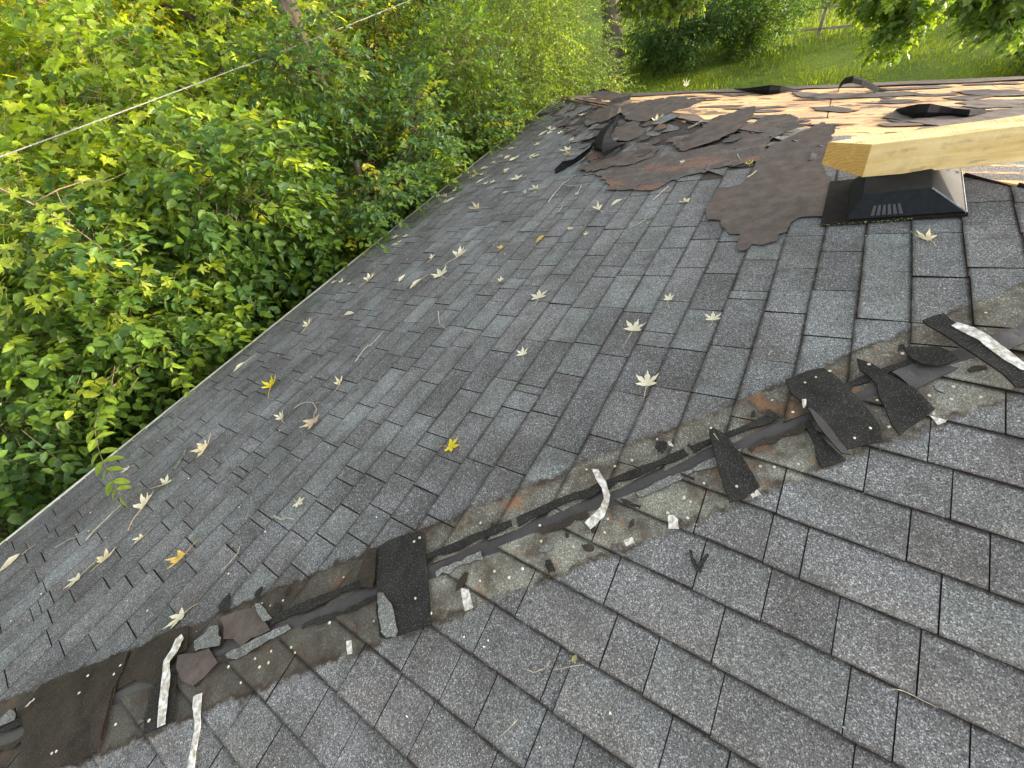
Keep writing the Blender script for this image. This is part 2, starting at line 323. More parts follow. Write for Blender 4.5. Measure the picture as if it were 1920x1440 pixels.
# ---- shingles
EXPO = 0.143; S0F = -0.6793; S0N = 0.1629; SMAX = YE / CS + 0.012
TINTS = [(0.104, 0.108, 0.110), (0.094, 0.096, 0.098), (0.116, 0.125, 0.124), (0.107, 0.106, 0.108), (0.098, 0.096, 0.097), (0.122, 0.134, 0.130), (0.112, 0.109, 0.110), (0.088, 0.088, 0.089), (0.104, 0.110, 0.112)]
def clip(poly, a, b, c):                                 # keep a*u + b*s <= c
    out = []
    for i in range(len(poly)):
        p, q = poly[i - 1], poly[i]; dp = a * p[0] + b * p[1] - c; dq = a * q[0] + b * q[1] - c
        if dp <= 0: out.append(p)
        if (dp < 0 < dq) or (dq < 0 < dp):
            t = dp / (dp - dq); out.append((p[0] + (q[0] - p[0]) * t, p[1] + (q[1] - p[1]) * t))
    return out
def tab(P, u0, u1, sa, sb, clips, wild=0.0):
    """One shingle tab: wedge from its tucked head (sa - lap) to its butt (sb). Returns V, F, mat idx, dirt."""
    g = (0.0016 + random.random() * 0.0022) * (0.8 if P is PF else 0.55); u0 += g; u1 -= g
    sb += random.uniform(-0.0025, 0.0025); sk = random.uniform(-0.002, 0.002)
    hb = 0.0068 + random.random() * 0.0024 + wild; h0 = 0.0022
    L = sb - (sa - 0.012)
    def H(s): return h0 + (hb - h0) * min(1, max(0, (s - (sa - 0.012)) / L)) ** 1.2
    full = [(u0, sa - 0.012), (u1, sa - 0.012), (u1, sb + sk), (u0, sb - sk)]
    V, Fc, mi, dr = [], [], [], []
    cuts = [sa - 0.02, sa + 0.002, sa + 0.012, sb - (0.012 if P is PF else 0.007), sb + 0.01]
    poly0 = full
    for c in clips: poly0 = clip(poly0, *c)
    if len(poly0) < 3: return None
    for k in range(4):
        q = clip(clip(poly0, 0, -1, -cuts[k]), 0, 1, cuts[k + 1])
        if len(q) < 3: continue
        b = len(V)
        for (u, s) in q:
            V.append(P(u, s, H(s))); dr.append(1.0 if s < sa + 0.003 else (0.95 if s > sb - (0.0085 if P is PF else 0.002) else 0.0))  # head line paints the gap shadow under the butt above; butt edge lost granules
        Fc.append(tuple(range(b, b + len(q)))); mi.append(0)
    n = len(poly0); b = len(V)
    for (u, s) in poly0: V.append(P(u, s, H(s))); dr.append(1.0)
    for (u, s) in poly0: V.append(P(u, s, -0.0008)); dr.append(1.0)
    for i in range(n):
        j = (i + 1) % n; Fc.append((b + i, b + n + i, b + n + j, b + j)); mi.append(1)
    return V, Fc, mi, dr, poly0
def px_area(V):
    q = np.array([RW @ (np.array(v) - CP) for v in V])
    if (q[:, 2] < 0.15).any(): return 0
    x = 960 + FPX * q[:, 0] / q[:, 2]; y = 720 + FPX * q[:, 1] / q[:, 2]
    if x.max() < 0 or x.min() > 1920 or y.max() < 0 or y.min() > 1440: return 0
    return 0.5 * abs(np.dot(x, np.roll(y, 1)) - np.dot(y, np.roll(x, 1)))
# joints between tabs read off the photograph, as points on the slope (pixel -> roof)
def crop(x0, y0, sc, L): return [(x0 + a / sc, y0 + b / sc) for a, b in L]
JF = crop(1000, 400, 4.8, [(660,5),(310,62),(975,62),(430,115),(585,125),(1135,125),(1350,130),(745,150),(70,172),(170,218),(1545,242),(305,265),(1750,268),(840,275),(95,318),(420,332),(1250,320),(1010,350),(560,385),(130,475),(1425,495),(680,482),(875,568),(1110,570),(1680,552),(240,560),(390,630),(640,582),(1850,705),(1840,780),(80,800),(260,825),(1290,800),(455,860),(700,855),(940,900),(1550,880),(1145,1080),(65,1158),(260,1165),(500,1185),(740,1258),(740,1290),(1090,1208),(1410,1243),(1760,1208)])
JF += crop(1200, 300, 4.8, [(640,185),(790,257),(460,193),(325,402),(520,390),(60,540),(1480,688),(1095,908),(1800,835),(720,1030),(140,1048),(1400,985),(990,1190),(960,1262),(590,1360),(1730,1183),(1300,1385)])
JF += crop(1520, 380, 4.8, [(690,290),(1140,285),(275,450),(60,302),(1630,215),(675,632),(1160,683),(210,798),(1670,600),(1680,675),(640,1070),(1190,1108),(180,1220),(1000,1290),(1690,1140)])
JF += [(1396,653), (1551,633), (1450,679), (1342,745)]
JF += crop(700, 600, 4.8, [(530,75),(830,68),(920,90),(290,22),(130,100),(1060,160),(610,250),(790,250),(100,275),(210,325),(350,345),(1180,295),(235,450),(440,440),(820,465),(40,560),(1790,505),(1215,545),(1430,600),(1380,660),(530,575),(905,650),(130,775),(1000,870),(1310,820),(1580,860),(500,870),(230,950),(600,1050),(540,1180),(230,1225),(710,1270),(990,1300),(1270,1370),(1720,1180)])
JF += crop(400, 600, 4.8, [(700,365),(1290,250),(1340,345),(1110,300),(760,470),(840,575),(980,540),(1230,560),(1470,550),(1040,620),(1190,660),(1390,780),(1110,875),(1460,930),(950,1050),(1260,1140),(1080,1130),(340,840),(770,1240),(670,1170),(630,1020),(410,1090),(250,1160),(470,1380)])
JF += crop(200, 800, 4.8, [(1080,20),(860,100),(1020,330),(850,380),(1250,160),(1380,260),(1740,290),(1210,370),(740,330),(1000,520),(1220,470),(1440,410),(1280,610),(600,730),(420,760),(780,740),(560,920),(760,910),(1120,940),(1060,870),(1400,910),(1460,820),(1600,910),(1780,1010),(1180,1150),(790,1290),(1500,1300),(480,1350),(130,1170),(780,1060),(350,1300)])
JF += crop(500, 800, 4.8, [(600,170),(790,180),(1190,265),(820,400),(720,510),(1010,480),(1240,460),(420,620),(780,760),(1050,760),(1460,590),(560,740),(1270,900),(550,1030),(850,1030),(60,1310),(320,1310)])
JF += crop(0, 1000, 4.8, [(130,130),(245,220),(390,190),(330,360),(400,440),(460,530),(930,70),(1100,220),(680,620),(990,490),(1035,450),(1180,450),(1310,340),(1740,100),(310,790),(385,720),(480,810),(460,970),(570,1030),(840,970),(1200,880),(1570,700),(20,900)])
JN = [(1702,1005),(1760,1135),(1346,1192),(1345,1320),(1148,1090),(907,1183),(792,1366),(1503,1050),(1566,1170),(1720,1240),(1586,1310),(772,1223),(848,1265),(720,1333),(657,1261),(1032,1267),(1053,1293),(1140,1205),(1225,1237),(1085,1410),(1250,1385),(1005,1387),(920,1295),(979,1127),(1440,1010),(1437,1113),(1677,1360),(1600,1415),(1816,1400),(1883,780),(1740,833),(1783,922),(1465,917),(594,1333),(448,1346),(521,1375),(665,1367)]
def joints(L, on, uv, s0):
    rows = {}
    for q in L:
        u, s = uv(on(*q)); i = math.ceil((s - s0) / EXPO - 0.02); rows.setdefault(i, []).append(float(u))
    return rows
def rowcuts(js, ulo, uhi):
    js = sorted(js); out = []
    for j in js:
        if not out or j - out[-1] > 0.035: out.append(j)
    js = [j for j in out if ulo < j < uhi]
    pts = [ulo] + js + [uhi]; res = [ulo]
    for a, b in zip(pts[:-1], pts[1:]):
        w = b - a
        if w > 0.52:
            x = a + random.uniform(0.15, 0.36)
            while x < b - 0.12:
                res.append(x); x += random.choice([random.uniform(0.09, 0.17), random.uniform(0.17, 0.31), random.uniform(0.24, 0.40)])
        if b - res[-1] > 0.03 or b in js: res.append(b)
        else: res[-1] = b
    return res
RF = joints(JF, onF, uvF, S0F); RN = joints(JN, onN, uvN, S0N)
tabs = []                                                  # (area, V, F, mi, dirt, tint)
HG = 0.012                                                 # half gap at the hip
SLOPE = 'F'
def tint_for():
    t = np.array(random.choice(TINTS)) * 0.85 + np.array((0.108, 0.110, 0.110)) * 0.15; return t * random.uniform(0.90, 1.12) * (0.98 if SLOPE == 'F' else 1.05)
i = math.ceil((-1.13 - S0F) / EXPO)
while True:
    sa, sb = S0F + (i - 1) * EXPO, S0F + i * EXPO
    if sa > SMAX - 0.02: break
    sb = min(sb, SMAX)
    ym = sb * CS; ulo, uhi = -ym, 2 * XR + ym
    r2 = 1.4142136
    # F: X + Y >= HG ; far hip: X - Y <= 2.2 - ragged torn edge
    last_t = None
    cs_ = rowcuts(RF.get(i, []), ulo - 0.1, uhi + 0.1)
    for a, b in zip(cs_[:-1], cs_[1:]):
        torn = 2 * XR - (random.uniform(0.02, 0.16) if a > 1.9 else 0.004)
        cl = [(-1, -CS, -HG * r2 * random.uniform(0.8, 1.4)), (1, -CS, torn)]
        um, sm = (a + b) / 2, (sa + sb) / 2; zone = um - sm * CS; torn_z = zone > 1.42 + 0.22 * math.sin(um * 3.1) and 2.05 < um < 5.1; wl = random.choice([0, 0, 0, 0, 0.004])
        if torn_z:
            if random.random() < 0.30: continue
            if random.random() < 0.75:
                an = random.uniform(0, 6.28); rr_ = random.uniform(-0.02, 0.07); cl.append((math.cos(an), math.sin(an), math.cos(an) * um + math.sin(an) * sm + rr_))
            wl = random.choice([0, 0, 0, 0.002, 0.004, 0.010])
        r = tab(PF, a, b, sa, sb, cl, wild=wl)
        if r and len(r[4]) > 2:
            t = tint_for()
            if torn_z: t = t * 0.45 + np.array(random.choice([(.062, .052, .047), (.055, .050, .048), (.078, .062, .052), (.07, .075, .07)])) * 0.75
            tabs.append((px_area(r[0][-2 * len(r[4]):-len(r[4])]), *r[:4], t))
    i += 1
SLOPE = 'N'
i = math.ceil((-1.12 - S0N) / EXPO)
while True:
    sa, sb = S0N + (i - 1) * EXPO, S0N + i * EXPO
    if sa > SMAX - 0.02: break
    sb = min(sb, SMAX)
    cs_ = rowcuts(RN.get(i, []), YB, sb * CS + 0.1)
    for a, b in zip(cs_[:-1], cs_[1:]):
        # N: X + Y <= -HG  with X = -s*CS
        r = tab(PN, a, b, sa, sb, [(1, -CS, -HG * r2 * random.uniform(0.8, 1.4)), (0, -1, XR / CS)], wild=random.choice([0, 0, 0, 0.003]))
        if r:
            t = (tint_for() * 0.5 + np.array((0.108, 0.109, 0.110)) * 0.5) * np.array([1.01, 1.0, 0.995]) * (1.06 - 0.10 * min(1, max(0, (a - 0.9) * -0.6))); tabs.append((px_area(r[0][-2 * len(r[4]):-len(r[4])]), *r[:4], t))
    i += 1
tabs.sort(key=lambda t: -t[0])
NSH = 285
for ar, V, Fc, mi, dr, t in tabs[:NSH]:
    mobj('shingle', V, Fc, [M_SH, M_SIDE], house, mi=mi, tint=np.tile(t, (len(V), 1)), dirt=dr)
V, Fc, mi, dr, tn = [], [], [], [], []
for ar, v, f, m, d, t in tabs[NSH:]:
    b = len(V); V += v; Fc += [tuple(k + b for k in q) for q in f]; mi += m; dr += d; tn += [t] * len(v)
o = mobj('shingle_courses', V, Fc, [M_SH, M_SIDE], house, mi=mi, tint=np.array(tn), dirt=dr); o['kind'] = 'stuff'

# ---- torn sheets lying on the slopes
def densify(pts, step=0.04, jit=0.006):
    out = []
    n = len(pts)
    for i in range(n):
        a = np.array(pts[i]); b = np.array(pts[(i + 1) % n]); d = np.linalg.norm(b - a); k = max(1, int(d / step))
        for j in range(k):
            p = a + (b - a) * j / k
            if j: p = p + rng.normal(0, jit, 2)
            out.append(tuple(p))
    return out
def sheet(name, P, pts, h, th, m, parent=None, lift=None, jit=0.004, step=0.035, wav=0.002, sidem=None):
    """A torn sheet of some thickness; lift(u, s) adds height above the slope."""
    q = densify(pts, step, jit); n = len(q)
    cu = np.mean([x[0] for x in q]); cs = np.mean([x[1] for x in q])
    lf = lift or (lambda u, s: 0.0)
    ph = random.random() * 9
    def hh(u, s): return h + lf(u, s) + wav * (1 + math.sin(u * 31 + ph) * math.cos(s * 27 + ph))
    import mathutils
    tri = mathutils.geometry.delaunay_2d_cdt
    inner = []
    u0, u1 = min(x[0] for x in q), max(x[0] for x in q); s0, s1 = min(x[1] for x in q), max(x[1] for x in q)
    stp = max(0.02, max(u1 - u0, s1 - s0) / 16)
    for a in np.arange(u0 + stp / 2, u1, stp):
        for b in np.arange(s0 + stp / 2, s1, stp):
            inner.append(Vector((a + random.uniform(-.2, .2) * stp, b + random.uniform(-.2, .2) * stp)))
    vs, es, fs, ov, oe, of = tri([Vector(x) for x in q] + inner, [], [list(range(n))], 1, 1e-5)
    nv = len(vs); V = [P(v[0], v[1], hh(v[0], v[1])) for v in vs]; Fc = [tuple(f) for f in fs]
    V += [P(v[0], v[1], hh(v[0], v[1]) - th) for v in vs]; mi = [0] * len(Fc)
    # boundary edges
    cnt = {}
    for f in fs:
        for a, b in zip(f, list(f[1:]) + [f[0]]): cnt[(a, b)] = 1
    Fc += [tuple(reversed([k + nv for k in f])) for f in fs]; mi += [0] * len(fs)
    for (a, b) in cnt:
        if (b, a) not in cnt: Fc.append((b, a, a + nv, b + nv)); mi.append(1 if sidem else 0)
    return mobj(name, V, Fc, [m, sidem] if sidem else m, parent, mi=mi, smooth=False)
def poly(on, uv, pts): return [tuple(uv(on(*p))) for p in pts]

# felt showing in the slot along the hip, and under it
def hipline(s, off):                                        # point at distance s along hip, off sideways (F side positive)
    x = (s + off) / 1.4142136; y = (-s + off) / 1.4142136; return x, y
hv, hf = [], []
ss = np.linspace(-4.8, 1.5, 160)
for k, s in enumerate(ss):
    for off, hgt in ((-0.03, 0.0035), (0.0, 0.010), (0.03, 0.0035)):
        x, y = hipline(s, off); z = (x * TT if off <= 0 else -y * TT)
        hv.append((x, y, z + hgt + 0.001 * math.sin(s * 20 + off * 90)))
for k in range(len(ss) - 1):
    for j in range(2): a = k * 3 + j; hf.append((a, a + 1, a + 4, a + 3))
mobj('hip_underlayment', hv, hf, M_FELT2, house, smooth=True)

def hipP(x, y, h):                                          # folded over the hip: plan coordinates
    z = min(x * TT, -y * TT); return (x, y, z + h)
# the dark ragged lip of old cap base along the F side of the slot, in separate torn lengths
segs = [(-2.9, -2.30), (-1.62, -1.22), (-1.10, -0.74), (-0.72, -0.42), (-0.42, -0.14), (-0.12, 0.16), (0.36, 0.6)]
for a, b in segs:
    pts = []
    n = 7
    for k in range(n): s = a + (b - a) * k / (n - 1); pts.append(hipline(s, 0.014 + 0.012 * random.random() + 0.012 * math.sin(k * 1.3) ** 2))
    for k in range(n): s = b - (b - a) * k / (n - 1); pts.append(hipline(s, 0.048 + 0.010 * random.random()))
    uvp = [tuple(uvF((x, y, -y * TT))) for x, y in pts]
    sheet('cap_base_strip', PF, uvp, 0.012, 0.004, M_BLACK, house, step=0.03, jit=0.002, sidem=M_SIDE)

for a, b in [(-2.75, -2.42), (-1.9, -1.66), (-1.5, -1.2), (-1.02, -0.86), (-0.66, -0.50), (-0.34, -0.02), (0.02, 0.2)]:
    n = 8; pts = [hipline(a + (b - a) * k / (n - 1), -0.010 - 0.012 * random.random()) for k in range(n)] + [hipline(b - (b - a) * k / (n - 1), -0.026 - 0.016 * random.random()) for k in range(n)]
    sheet('cap_base_strip', hipP, pts, 0.0125, 0.003, random.choice([M_BLACK, M_BROWNB, M_GREYG]), house, step=0.02, jit=0.003, sidem=M_SIDE)
# stray torn bits of cap and granule sheet left in the stripped band
for k in range(46):
    a = random.uniform(-2.8, 0.9) if k % 2 else random.uniform(-2.7, -1.1); off = random.choice([-1, 1]) * random.uniform(0.05, 0.13); cx_, cy_ = hipline(a, off); r = random.uniform(0.008, 0.032); an = random.uniform(0, 3.1)
    pts = []
    for w in np.linspace(0, 6.28, 8)[:-1]:
        x, y = r * math.cos(w) * random.uniform(.5, 1.2), 0.5 * r * math.sin(w) * random.uniform(.5, 1.2); pts.append((cx_ + x * math.cos(an) - y * math.sin(an), cy_ + x * math.sin(an) + y * math.cos(an)))
    sheet('cap_scrap', hipP, pts, 0.0135, 0.003, random.choice([M_BROWNB, M_BROWNB, M_BLACK, M_GREYG, M_RED]), house, step=0.012, jit=0.0015, wav=0.002, sidem=M_SIDE)
# big torn remnants of the hip caps (loose or half-lifted sheets)
def remnant(pts, on, uv, P, m, label, h=0.016, lift=None, name='cap_shingle_remnant', **k):
    o = sheet(name, P, poly(on, uv, pts), h, 0.004, m, None, lift=lift, sidem=M_SIDE, **k)
    return tag(o, label, 'shingle scrap', 'torn cap shingle remnants along the hip')
def straddle(u, s): return 0.0
def planF(p): return (p[0], p[1])
def onH(x, y, h=0.0):
    p = onF(x, y, h); q = onN(x, y, h); return p if p[0] + p[1] > 0 else q
def remnantH(pts, m, label, h=0.017, lift=None, name='cap_shingle_remnant', **k):
    return remnant(pts, onH, lambda P: (P[0], P[1]), hipP, m, label, h, lift, name, **k)
remnantH(crop(560, 940, 4.8, [(735,430),(900,340),(1100,290),(1150,300),(1160,500),(1180,700),(1200,900),(1210,1120),(930,1220),(800,1250),(745,1230),(715,1000),(725,800),(735,600)]), M_BLACK,
         'large black oblong sheet folded over the hip with a pale grey fragment on it', 0.017)
remnantH(crop(560, 940, 4.8, [(735,840),(790,840),(870,960),(895,1070),(920,1180),(900,1240),(820,1245),(770,1190),(750,1050)]), M_GREYG,
         'pale grey granule-faced fragment lying on the large black oblong sheet', 0.023, name='shingle_fragment', step=0.012, jit=0.002)
remnantH(crop(560, 940, 4.8, [(640,450),(728,440),(715,700),(690,800),(600,790),(560,700),(590,580)]), M_BROWNB,
         'small dark wrinkled flap just left of the large black oblong sheet', 0.02, wav=0.006)
remnantH(crop(1100, 760, 4.8, [(1090,230),(1180,270),(1260,330),(1370,480),(1500,700),(1540,770),(1400,880),(1270,910),(1230,800),(1170,620),(1130,440),(1090,300)]), M_BLACK,
         'narrow black slab lying across the hip slot beside a square of clear film', 0.026)
LA = np.array(onH(1380 + 600 / 4.8, 620 + 780 / 4.8)[:2])
remnantH(crop(1380, 620, 4.8, [(420,490),(760,380),(950,540),(1100,700),(1250,900),(1280,1040),(950,1120),(880,1050),(770,900),(600,740),(470,620)]), M_BLACK,
         'broad black rectangular sheet studded with nail heads on the hip', 0.022, lift=lambda u, s: 0.012 * max(0, 1 - np.hypot(u - LA[0], s - LA[1]) / 0.25))
remnantH(crop(1380, 620, 4.8, [(610,880),(690,1050),(760,1260),(870,1230),(970,1185),(800,1040),(700,920),(640,820)]), M_BLACK,
         'black triangular piece under the near edge of the broad nail-studded sheet', 0.014)
remnantH(crop(1380, 620, 4.8, [(600,760),(640,770),(760,880),(830,970),(880,1060),(985,1178),(900,1165),(800,1050),(700,920)]), M_FELT2,
         'grey curled-back lip along the near edge of the broad nail-studded sheet', 0.036, step=0.02, jit=0.001)
remnantH(crop(1380, 620, 4.8, [(1060,300),(1180,340),(1400,480),(1560,560),(1700,700),(1750,750),(1650,830),(1540,900),(1440,985),(1370,880),(1310,740),(1260,640),(1240,520),(1160,440),(1090,400)]), M_BLACK,
         'crooked black sheet with a torn left edge between two larger sheets', 0.019, wav=0.004)
remnantH(crop(1600, 540, 6, [(520,740),(640,725),(900,735),(1040,800),(1110,880),(1000,930),(880,950),(720,925),(600,850)]), M_BLACK,
         'small black pointed piece above the grey slot near the long curved strip', 0.024, wav=0.004)
remnantH(crop(1600, 540, 6, [(700,470),(830,420),(930,400),(1040,500),(1300,640),(1560,830),(1750,1010),(1900,1100),(1940,1180),(1840,1230),(1700,1220),(1560,1080),(1300,890),(1100,760),(900,620),(740,520)]), M_BLACK,
         'long curved black strip carrying a strip of silvery film', 0.03, lift=lambda u, s: 0.012)
remnantH(crop(1600, 540, 6, [(1400,640),(1600,560),(1980,460),(1990,620),(1800,690),(1600,790),(1480,720)]), M_FELT2,
         'smooth grey strip of felt passing beneath the long curved black strip', 0.014)
remnantH(crop(1600, 540, 6, [(400,985),(640,890),(980,905),(1150,940),(900,1060),(650,1180),(560,1100)]), M_FELT2,
         'flat grey-brown felt piece between the crooked sheet and the pointed piece', 0.014)
remnantH(crop(0, 1140, 4.8, [(400,700),(640,590),(900,500),(1200,400),(1170,540),(1080,720),(1040,860),(1000,1020),(960,1200),(920,1300),(640,1400),(400,1480),(210,1500),(260,1100),(230,980),(330,800)]), M_BROWNB,
         'largest brown-black sheet at the lower left end of the hip', 0.014, wav=0.003)
remnantH(crop(0, 1140, 4.8, [(960,490),(1200,400),(1160,560),(1070,730),(1030,880),(990,1060),(940,1290),(860,1310),(880,1100),(780,1000),(800,830),(880,650)]), M_BROWNB,
         'narrow brown overlapping sheet on top of the largest brown-black sheet', 0.022, wav=0.003)
remnantH(crop(0, 1140, 4.8, [(1240,370),(1500,240),(1730,170),(1720,380),(1640,420),(1560,500),(1440,720),(1250,650),(1090,740),(1150,560)]), M_BROWNB,
         'brown-black sheet above the bent strip of pale film', 0.015, wav=0.003)
remnantH(crop(0, 1140, 4.8, [(1520,560),(1610,600),(1610,1020),(1480,1080),(1330,1140),(1350,960),(1400,740),(1440,680)]), M_BLACK,
         'dark slab beneath the bent strip of pale film', 0.017)
remnantH(crop(300, 1100, 4.8, [(190,620),(470,560),(550,690),(430,820),(330,900),(230,850),(180,740)]), M_FELT,
         'bare grey-brown felt square right of the bent strip of pale film', 0.016, wav=0.001)
remnantH(crop(300, 1100, 4.8, [(570,290),(700,240),(880,200),(960,300),(1020,400),(760,550),(690,480),(600,480)]), M_FELT,
         'flat brown felt rectangle with a pale scratch above the granule strip', 0.016, wav=0.001)
remnantH(crop(300, 1100, 4.8, [(350,500),(440,430),(480,370),(560,360),(590,470),(580,540),(470,560),(360,590)]), M_GREYG,
         'lumpy pale grey scrap between two bare felt squares', 0.02, name='shingle_fragment', step=0.015)
remnantH(crop(300, 1100, 4.8, [(620,620),(900,470),(1180,350),(1210,390),(900,560),(720,660),(640,650)]), M_GREYG,
         'thin grey granule strip along the slot below the brown felt rectangle', 0.018, name='shingle_fragment', step=0.015, jit=0.002)
remnantH(crop(300, 1100, 4.8, [(890,170),(940,160),(1045,300),(960,330),(900,220)]), M_GREYG,
         'short grey wedge at the right end of the brown felt rectangle', 0.021, name='shingle_fragment', step=0.015, jit=0.001)
remnantH(crop(0, 1140, 4.8, [(0,1090),(60,1000),(160,910),(200,960),(190,1010),(80,1060)]), M_GREYG,
         'pointed pale grey scrap at the left edge of the roof strip', 0.022, name='shingle_fragment', step=0.02)
# tar blots and dark smears
def blot(pts, label, on=onH, P=hipP, uv=planF, h=0.0165):
    o = sheet('tar_blot', P, [tuple(uv(on(*q))) for q in pts], h, 0.003, M_BLACK, None, step=0.01, jit=0.0015, wav=0.001)
    tag(o, label, 'tar blot', 'tar blots on the shingles')
blot(crop(1100, 760, 4.8, [(620,360),(680,340),(720,360),(715,420),(680,455),(640,440),(610,400)]), 'black tar blot beside a pale chip of film above the slot')
blot(crop(820, 860, 4.8, [(980,930),(1020,920),(1050,970),(1070,1030),(1000,1040),(975,980)]), 'dark oval blot below the cleanest greenish shingle')
blot(crop(820, 860, 4.8, [(1150,690),(1185,690),(1190,725),(1160,735)]), 'tiny round black blot on the greenish shingle')
blot(crop(820, 860, 4.8, [(1640,380),(1690,385),(1830,445),(1820,465),(1680,425)]), 'slim black dash right of the curled strip of film')
blot(crop(1100, 760, 4.8, [(830,625),(880,640),(965,680),(960,700),(860,660)]), 'slim black dash below the slot left of the narrow black slab')
blot(crop(300, 1100, 4.8, [(880,60),(940,5),(950,40),(920,100),(885,105)]), 'leaf-shaped dark blot at the strip edge under the golden leaf')
blot(crop(1280, 960, 3, [(35,222),(50,215),(52,255),(78,300),(95,285),(112,260),(135,235),(148,245),(120,290),(100,350),(70,330),(45,280)]), 'U-shaped black tar mark on the near slope', onN, PN, uvN, 0.0125)
blot(crop(300, 1100, 4.8, [(600,120),(660,60),(670,130),(640,230),(560,240),(550,190)]), 'brown-black smear between two bluish shingles left of the strip')

# felt layers on the torn far part of this slope
Z0 = 'red'
def felt(pts, m, label, P=PF, on=onF, uv=uvF, h=0.0135, lift=None, wav=0.0015, name='torn_underlayment', **k):
    k.setdefault('jit', 0.010); k.setdefault('step', 0.025)
    o = sheet(name, P, poly(on, uv, pts), h, 0.002, m, house, lift=lift, wav=wav * 0.45, sidem=M_SIDE, **k)
    o['label'] = label; return o
felt(crop(1040, 120, 4.36, [(330,900),(450,1000),(430,1045),(820,1045),(940,975),(1200,900),(1420,850),(1560,842),(1700,800),(1760,640),(1900,560),(2080,520),(1900,430),(1720,440),(1600,520),(1500,600),(1380,660),(1200,700),(1000,740),(800,780),(640,830),(450,860)]), M_RED,
     'exposed reddish-brown felt band above the whole shingles', h=0.0125, wav=0.004)
felt(crop(1200, 300, 4.8, [(1170,-110),(1630,-320),(1760,-280),(1650,0),(1640,80),(1720,200),(1690,320),(1690,540),(1560,530),(1430,540),(1350,590),(1320,670),(1250,690),(1240,750),(1100,790),(1010,780),(950,835),(890,840),(870,780),(905,690),(810,690),(740,630),(730,570),(610,560),(590,480),(620,400),(690,280),(900,240),(960,190),(1000,130),(1060,20)]), M_FELT,
     'smooth grey-brown felt patch left of the vent', jit=0.004, wav=0.0015)
felt(crop(1040, 120, 4.36, [(1640,370),(1500,400),(1290,470),(1060,640),(1000,620),(910,640),(1040,735),(1160,705),(1330,650),(1500,560),(1590,500),(1640,410)]), M_FELT,
     'dark spear-shaped felt sheet near the torn hip', h=0.02, wav=0.006)
felt(crop(1040, 120, 4.36, [(520,380),(600,340),(700,330),(850,300),(1000,290),(1240,320),(1110,370),(960,410),(880,440),(740,490),(600,480),(560,430)]), M_FELT,
     'grey felt sheet at the top of the torn far hip', h=0.02, wav=0.006)
felt(crop(1040, 120, 4.36, [(450,600),(560,500),(700,470),(690,520),(760,560),(680,620),(590,650),(500,640)]), M_FELT, 'brown felt scrap right of the curled flap', h=0.016, wav=0.006)
felt(crop(1040, 120, 4.36, [(640,700),(700,650),(810,690),(860,700),(800,780),(640,840),(460,860),(330,900),(200,880),(330,800),(500,780)]), M_FELT, 'rumpled brown felt strip below the curled flap', h=0.016, wav=0.012)
felt(crop(1040, 120, 4.36, [(230,500),(360,400),(470,350),(560,370),(500,410),(370,480),(270,530)]), M_FELT, 'felt sheet folded back next to the curled flap', h=0.024, wav=0.008)
felt(crop(1040, 120, 4.36, [(280,260),(350,235),(420,240),(640,265),(470,320),(350,300)]), M_FELT, 'grey felt piece at the far corner of the roof', h=0.02, wav=0.008)
for k in range(34):                                          # small lifted chips that give the torn zone its broken lines
    a = random.uniform(0.05, 1.15); xx = random.uniform(2.5, 5.0); yy = xx - 2 * XR + a
    if yy < 0.0: continue
    u, s = xx, yy / CS; r = random.uniform(0.03, 0.09); an = random.uniform(-0.6, 0.6)
    pts = [(u + r * math.cos(w + an) * random.uniform(0.6, 1.1), s + r * 1.5 * math.sin(w + an) * random.uniform(0.5, 1.1)) for w in np.linspace(0, 6.28, 8)[:-1]]
    o = sheet('torn_shingle_chip', PF, pts, 0.016, 0.004, random.choice([M_FELT, M_RED, M_RED, M_GREYG]), house, step=0.03, jit=0.004, wav=0.006, sidem=M_SIDE,
              lift=lambda uu, s_, u=u, s=s, r=r: 0.02 * max(0, (uu - u) / r))
# ---- bare sheathing panels on the far slope
PW, PH = 2.40, 1.20
s_edges = [SMAX - 0.01 - k * (PH + 0.006) for k in range(4)]
for k in range(4):
    sb = s_edges[k]; sa = max(sb - PH, -1.10 / CS)
    off = 1.2 if k % 2 else 0
    y = 3.6 - off
    while y > YB:
        y0 = max(y - PW, YB)
        q = [(y0 + 0.004, sa), (y - 0.004, sa), (y - 0.004, sb), (y0 + 0.004, sb)]
        q = clip(q, 1, -CS, -0.01)                         # Y <= X - 2*XR = s*CS
        if len(q) >= 3:
            V = [PS(u, s, 0.010 + 0.0015 * (k % 2)) for u, s in q] + [PS(u, s, 0.001) for u, s in q]; n = len(q)
            mobj('sheathing_panel', V, [tuple(range(n))] + [(i, n + i, n + (i + 1) % n, (i + 1) % n) for i in range(n)], M_OSB, house)
        y -= PW
# strip of felt still nailed along the far eave, and torn flakes on the boards
pts = []
for y in np.linspace(3.42, -6.5, 60): pts.append((y, SMAX - 0.25 - 0.10 * random.random() - 0.12 * math.sin(y * 2.1) ** 2))
pts += [(-6.5, SMAX), (3.46, SMAX)]
pts = [(u, s) for u, s in pts if u < s * CS]
o = sheet('eave_underlayment', PS, pts, 0.018, 0.003, M_FELT, house, jit=0.004, wav=0.004, step=0.2, sidem=M_SIDE)
for k in range(110):
    s = random.uniform(-0.8, 3.1); u = random.uniform(-3.0, s * CS - 0.25); L = random.uniform(0.06, 0.32); w = random.uniform(0.03, 0.11) * (1.6 if u < -0.5 else 1)
    n = 9; pts = [(u + L * math.cos(t) * random.uniform(0.6, 1.1), s + w * math.sin(t) * random.uniform(0.4, 1.2)) for t in np.linspace(0, 6.28, n)[:-1]]
    if max(p[0] - p[1] * CS for p in pts) > -0.03: continue
    sheet('felt_flake', PS, pts, 0.0155, 0.002, M_FELT, house, jit=0.003, wav=0.002, step=0.05)
